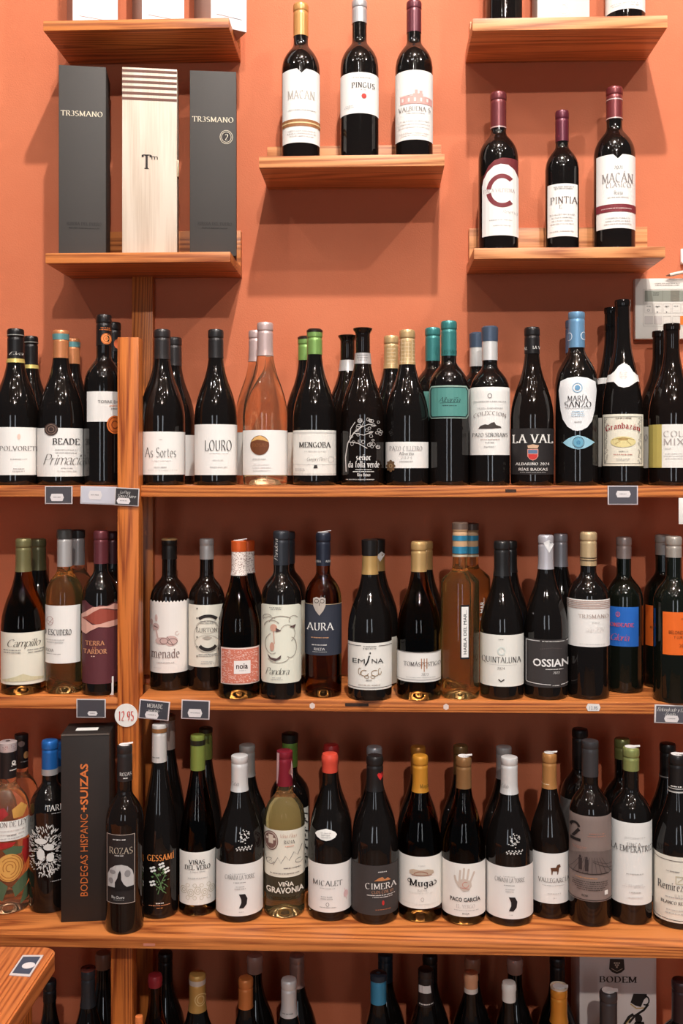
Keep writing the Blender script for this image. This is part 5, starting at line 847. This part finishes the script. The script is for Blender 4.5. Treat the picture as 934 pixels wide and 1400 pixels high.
low('bu', 226, 1302, 56, YB, ((30, 27, 30), 1345), 'bottom row bottle with black capsule behind the red waxed one')
low('bu', 270, 1331, 64, YA, ((196, 152, 84), 1385), 'bottom row bottle with gold capsule and white ring', bands=((1342, 1349, (206, 196, 186)),), decals=[('N', [('P', P_ring(274, 1367, 7, 8, 1)+P_ring(274, 1367, 4, 5, 1), (226, 196, 140), 'crest', 1)])])
low('bu', 336, 1337, 57, YA, ((200, 120, 64), 1381), 'bottom row bottle with copper capsule')
low('bu', 348.6, 1306, 58, YB, ((190, 150, 136), 1333, 'wax'), 'bottom row bottle with pink-tan wax seal behind the copper-capped one')
low('bu', 395, 1338.5, 60, YA, ((220, 218, 218), 1392), 'bottom row bottle with white capsule, left half of the picture', decals=[('N', [('M', 386, 1384, 402, 1387, 1, GR)])])
low('bu', 406, 1306, 58, YB, ((176, 146, 138), 1352, 'cap'), 'bottom row bottle with dusty pink capsule behind the white-capped one')
low('bu', 517.5, 1331, 62, YA, ((66, 148, 190), 1374.7, 'cap'), 'bottom row bottle with sky-blue capsule', bands=((1330, 1343.5, (40, 52, 66)),))
low('bu', 527, 1304, 58, YB, ((38, 58, 74), 1345, 'cap'), 'bottom row bottle with dark teal capsule behind the sky-blue one')
low('bu', 582, 1325, 60, YA, ((44, 38, 38), 1377, 'cap'), 'bottom row bottle with black capsule and white price sticker', decals=[('N', [('P', [[(573.5, 1348), (588, 1347.5), (589, 1358), (573.5, 1358)]], (214, 208, 206), 'price_sticker', 1), ('M', 574, 1371, 592, 1374.5, 1, WH)])])
low('bu', 588, 1304.5, 58, YB, ((32, 28, 30), 1345), 'bottom row bottle with black capsule behind the stickered one')
low('bu', 644, 1330, 52, YA, ((196, 142, 108), 1354, 'wax'), 'bottom row bottle with tan wax seal above a white ring, front', bands=((1353, 1359.5, (224, 220, 216)),))
low('bu', 646, 1309, 58, YB, ((170, 118, 92), 1333, 'wax'), 'bottom row bottle with tan wax seal, rear one of its pair')
low('bu', 696, 1343.5, 52, YA, ((228, 224, 218), 1372, 'wax'), 'bottom row bottle with thick white wax seal')
low('bu', 704, 1310, 58, YB, ((184, 146, 132), 1334, 'wax'), 'bottom row bottle with pinkish wax seal behind the white waxed one')
low('bu', 764.3, 1350, 64, YA, ((224, 146, 52), 1402), 'bottom row bottle with orange-yellow capsule', tops=1, bands=((1349.6, 1353, (226, 210, 190)),))
low('bu', 762, 1308, 58, YB, ((40, 34, 36), 1360), 'bottom row bottle with black capsule behind the orange-yellow one')
low('bx', 832, 1355, 60, 1.85, ((76, 70, 72), 1410), 'bottom row bottle with gunmetal capsule in front of the white carton', tops=1)
low('bx', 931, 1340, 62, YA, ((64, 42, 44), 1400), 'bottom row bottle with dark red-brown capsule at the right edge')
# ================================================================ TAGS, CONTROL PANEL, TABLE
def tagcard(x0, x1, y0, y1, Yp, label, frame, face, lines, rz=0, sticker=None, extra=(), cat='price tag', group='price tags on the shelf edges'):
    xm, ym = (x0+x1)/2, (y0+y1)/2; t = depth_at(xm, Yp); p = pt(xm, ym, Yp); a, b = (x1-x0)/2/F*t, (y1-y0)/2/F*t
    r = empty('price_tag', p, 0, label, cat, group); r.rotation_euler = (0, rz, 0)
    box('card', -a, a, -.0012, 0, -b, b, paper(frame), r, .0003)
    box('card_face', -a*.92, a*.92, -.0018, -.0012, -b*.88, b*.9, mat(face, .5), r)
    s = Plane(xm, t, p.z, -.0018)
    dc = list(lines)
    if sticker:
        sx0, sx1, sy0, sy1 = sticker; c_ = 2; hx = [[(sx0+c_, sy0), (sx1-c_, sy0), (sx1, (sy0+sy1)/2), (sx1-c_, sy1), (sx0+c_, sy1), (sx0, (sy0+sy1)/2)]]
        dc = [('P', hx, (222, 216, 216), 'price_sticker', 1), ('M', sx0+3, (sy0+sy1)/2-2, sx1-3, (sy0+sy1)/2+1.5, 1, (150, 146, 148))]+dc
    put(dc, s, r, .0003); return r
SL = (72, 70, 76)
tagcard(61.5, 99.5, 664.5, 689, 1.8484, 'dark price tag on the upper board, left of the white card', (205, 196, 196), SL, [], 0, (69, 88, 675, 685))
tagcard(110, 160, 665, 689.5, 1.8484, 'pale grey price card with torn sticker, under the seal-labelled bottle', (206, 200, 204), (196, 196, 206), [], .03, (121, 140, 671, 683))
tagcard(157, 190.5, 667, 691.5, 1.8294, 'black price tag with white handwriting fixed to the post', (200, 192, 190), (48, 44, 46), [('T', 'La Poza', 164, 671, 178, 675, WH, 'i'), ('T', 'Torre Duero', 160, 676, 186, 680.5, WH, 'i')], .05, (160, 179, 681, 689))
tagcard(831, 872, 664, 690, 1.8484, 'dark price tag under the tall slim uncapped bottles', (205, 196, 200), (78, 76, 84), [], 0, (842, 862, 671, 680))
tagcard(104.5, 145, 955.5, 981, 1.8334, 'dark price tag above the black carton', (196, 188, 188), (66, 64, 70), [], 0, (120, 134, 972, 978))
tagcard(190, 232, 957.5, 983.5, 1.8334, 'slate price tag with chalk handwriting below the zigzag-labelled bottle', (214, 200, 200), (58, 58, 66), [('T', 'MENADE', 201, 962, 222, 967.5, WH, 'n'), ('T', '- verdejo -', 199, 969, 221, 973, WH, 'i')], .09, (199, 218, 973, 982))
tagcard(248, 287, 957, 983, 1.8334, 'slate price tag below the speckled orange-topped bottle', (214, 200, 200), (62, 62, 70), [], .03, (257, 277, 969, 980))
tagcard(895, 950, 964, 989, 1.8334, 'dark price tag with handwriting under the orange labels', (206, 200, 200), (84, 82, 90), [('T', 'Belondrade y Lurton', 898, 967.5, 945, 972.5, WH, 'i'), ('T', '- Rueda -', 906, 974, 926, 978, WH, 'i')], .03, (908, 928, 978, 987))
# small white shelf-edge sticker
a = pt(811, 967, 1.8346); r = empty('price_sticker', a, 0, 'small white hexagonal price sticker on the middle board edge, right half', 'sticker')
t = depth_at(811, 1.8346); h_ = [(801.5, 967), (804, 962), (819, 962.5), (821, 967), (819, 972), (804, 972)]
bm = bmesh.new(); f = bm.faces.new([bm.verts.new(((q[0]-811)*t/F, 0, -(q[1]-967)*t/F)) for q in h_]); e = bmesh.ops.extrude_face_region(bm, geom=[f]); bmesh.ops.translate(bm, vec=(0, -.0006, 0), verts=[v for v in e['geom'] if isinstance(v, bmesh.types.BMVert)])
bm_obj('sticker_face', bm, paper((226, 222, 218)), r); put([('T', '12.95', 806, 965, 817, 970, (140, 150, 160), 'b')], Plane(811, t, a.z, -.0006), r)
# round price disc on the post
Yp = 1.8305; a = pt(172.5, 978, Yp); t = depth_at(172.5, Yp); r = empty('round_price_tag', a, 0, 'round white price disc with red digits stuck on the post', 'price tag')
bm = bmesh.new(); bmesh.ops.create_cone(bm, cap_ends=True, segments=40, radius1=15.8*t/F, radius2=15.8*t/F, depth=.0014, matrix=Matrix.Rotation(math.pi/2, 4, 'X')); bmesh.ops.translate(bm, vec=(0, .0004, 0), verts=bm.verts[:])
bm_obj('disc', bm, paper((234, 230, 224)), r); mp = [[(2*171-q[0], q[1]) for q in pl_] for pl_ in P_text('50.51', 162, 974, 172, 984, 's')]
put([('P', [[(q[0], q[1]) for q in pl_] for pl_ in P_text('12.95', 162.5, 972.5, 183, 985, 'S')], (206, 66, 54), 'lettering', 2)], Plane(172.5, t, a.z, -.0003), r)
# card leaning by the post and card at the right edge
a = pt(153, 954.5, 1.86); o = box('price_card', -.0035, .0035, -.001, 0, 0, .035, paper((224, 220, 216)), None, .0002); o.location = a; o.location.z = Z3; tag(o, 'small white card standing on the middle board against the post', 'card')
a = pt(934, 735, 1.84); o = box('price_card', -.0055, .03, -.001, 0, 0, .048, paper((232, 228, 222)), None, .0002); o.location = (a.x, 1.8485, Z2-TH-.049); tag(o, 'white card hanging under the upper board at the right edge', 'card')
# control panel on the wall
Yp = WALL-.018; t = depth_at(920, Yp); x0, x1, y0, y1 = 869, 985, 380, 463.5; a = pt((x0+x1)/2, y1, Yp); wd, hh = (x1-x0)/F*t, (y1-y0)/F*t
r = empty('control_panel', (a.x, WALL, a.z), 0, 'cream climate control panel with a grey display on the wall at the right', 'control panel')
box('housing', -wd/2, wd/2, -.018, 0, 0, hh, mat((222, 214, 204), .45), r, .004)
S_ = Plane((x0+x1)/2, t, a.z, -.018)
put([('P', P_frame(880, 395, 985, 446, .5), (190, 182, 172), 'panel_outline', 1), ('P', P_rect(882, 397, 985, 412), (138, 140, 128), 'display', 1), ('P', P_rect(906, 397, 906.6, 412)+P_rect(917, 397, 929, 412), (120, 116, 104), 'display', 2), ('T', '88:88', 893, 399, 902, 404.5, (70, 70, 62), 'b') if False else ('M', 893, 399, 902, 404.5, 2, (70, 70, 62)),
 ('M', 892, 386, 933, 391, 2, (160, 150, 142))]+[('P', P_frame(882+12.5*i, 415, 893+12.5*i, 428, .4)+P_frame(882+12.5*i, 432, 893+12.5*i, 443, .4), (186, 178, 170), 'button_outline', 1) for i in range(7)]+[('P', P_rect(882.4, 432.4, 892.6, 442.6)+P_rect(894.9, 432.4, 905.1, 442.6), (196, 186, 180), 'button', 1)]+[('M', 884+12.5*i, 417, 891+12.5*i, 420, 1, GR) for i in range(4)]+[('P', [[(898, 420), (900.4, 420), (899.2, 418.4)], [(898, 426), (900.4, 426), (899.2, 427.6)], [(910.4, 420), (912.8, 420), (911.6, 418.4)], [(910.4, 426), (912.8, 426), (911.6, 427.6)]], (60, 54, 50), 'arrow', 2), ('P', P_ring(887, 424, 1.6, 1.6, .5, 0, 360, 8), GR, 'arrow', 2), ('P', P_rect(930, 432, 941, 444), (222, 120, 40), 'orange_button', 2)], S_, r, .0003)
# pencil-like white cable end and small hook above the panel
bm = bmesh.new(); pa, pb = pt(916, 376, 2.035), pt(958, 367, 2.03); d_ = pb-pa
bmesh.ops.create_cone(bm, cap_ends=True, segments=16, radius1=.0035, radius2=.0035, depth=d_.length, matrix=Matrix.Translation(d_/2) @ d_.to_track_quat('Z', 'Y').to_matrix().to_4x4())
bm2 = bm; r = empty('marker_pen', pa, 0, 'white pen lying on top of the control panel at the right edge', 'pen'); bm_obj('barrel', bm, mat((232, 214, 196), .4), r, True)
bm = bmesh.new(); dd = -d_.normalized()*.008; bmesh.ops.create_cone(bm, cap_ends=True, segments=12, radius1=.003, radius2=.0006, depth=.008, matrix=Matrix.Translation(dd/2) @ dd.to_track_quat('Z', 'Y').to_matrix().to_4x4()); bm_obj('tip', bm, mat((120, 80, 60), .4), r, True)
a = pt(942, 362, WALL); r = empty('wall_bracket', (a.x, WALL, a.z), 0, 'small white plastic bracket on the wall above the control panel', 'bracket')
box('plate', -.018, .018, -.006, 0, 0, .032, mat((226, 218, 212), .4), r, .002); box('lip', -.018, .018, -.014, -.006, 0, .005, mat((226, 218, 212), .4), r, .001)
# table corner, bottom left
ZT = -.785; xr = pt(80, 0, 1.60).x
r = empty('side_table', (xr-.30, 1.60, -1.55), 0, 'stained wooden table with a rounded corner reaching in at the bottom left', 'table')
bm = bmesh.new(); n = 8; rad_ = .022; w2 = .60; ol_ = []
xa, xb, ya, yb_ = -.30, .30, -.55, 0
for cx_, cy_, a0 in ((xb-rad_, yb_-rad_, 0), (xa+rad_, yb_-rad_, 90), (xa+rad_, ya+rad_, 180), (xb-rad_, ya+rad_, 270)):
    for i in range(n+1): q = math.radians(a0+90*i/n); ol_.append((cx_+rad_*math.cos(q), cy_+rad_*math.sin(q)))
f = bm.faces.new([bm.verts.new((x, y, ZT+1.55-.03)) for x, y in ol_]); e = bmesh.ops.extrude_face_region(bm, geom=[f]); bmesh.ops.translate(bm, vec=(0, 0, .03), verts=[v for v in e['geom'] if isinstance(v, bmesh.types.BMVert)])
te = [ed for ed in bm.edges if all(v.co.z > ZT+1.549 for v in ed.verts)]; bmesh.ops.bevel(bm, geom=te, offset=.003, segments=2, affect='EDGES')
bm_obj('tabletop', bm, wood(1, (150, 74, 36), (206, 122, 66), 'tbl'), r, True)
for lx, ly in ((.245, -.05), (-.245, -.05), (.245, -.50), (-.245, -.50)): box('leg', lx-.022, lx+.022, ly-.022, ly+.022, 0, ZT+1.55-.03, WZ, r, .002)
box('apron', -.22, .22, -.06, -.045, ZT+1.55-.10, ZT+1.55-.03, WX, r, .001)
# tag lying on the table
def onz(px, py, zz):
    v = -(py-HZ)/F; t_ = zz/v; u = (px-CX)/F; return Vector((t_*(-SA+CA*u), t_*(CA+SA*u), zz))
c4 = [onz(31, 1307, ZT), onz(59.5, 1307, ZT), onz(41, 1336, ZT), onz(12.5, 1334, ZT)]; cc = sum(c4, Vector())/4
r = empty('price_tag', cc, 0, 'dark price tag with pale border lying flat on the table', 'price tag')
def quad(name, sc_, h0, h1, m):
    bm = bmesh.new(); f = bm.faces.new([bm.verts.new((q-cc)*sc_+Vector((0, 0, h0))) for q in c4]); e = bmesh.ops.extrude_face_region(bm, geom=[f]); bmesh.ops.translate(bm, vec=(0, 0, h1-h0), verts=[v for v in e['geom'] if isinstance(v, bmesh.types.BMVert)]); return bm_obj(name, bm, m, r)
quad('card', 1, .0003, .0015, paper((214, 206, 204))); quad('card_face', .82, .0015, .0018, mat((70, 78, 96), .4))
bm = bmesh.new(); bmesh.ops.create_circle(bm, cap_ends=True, segments=20, radius=.010); bmesh.ops.translate(bm, vec=(.004, -.002, .0021), verts=bm.verts[:]); bm_obj('price_sticker', bm, paper((226, 220, 220)), r)
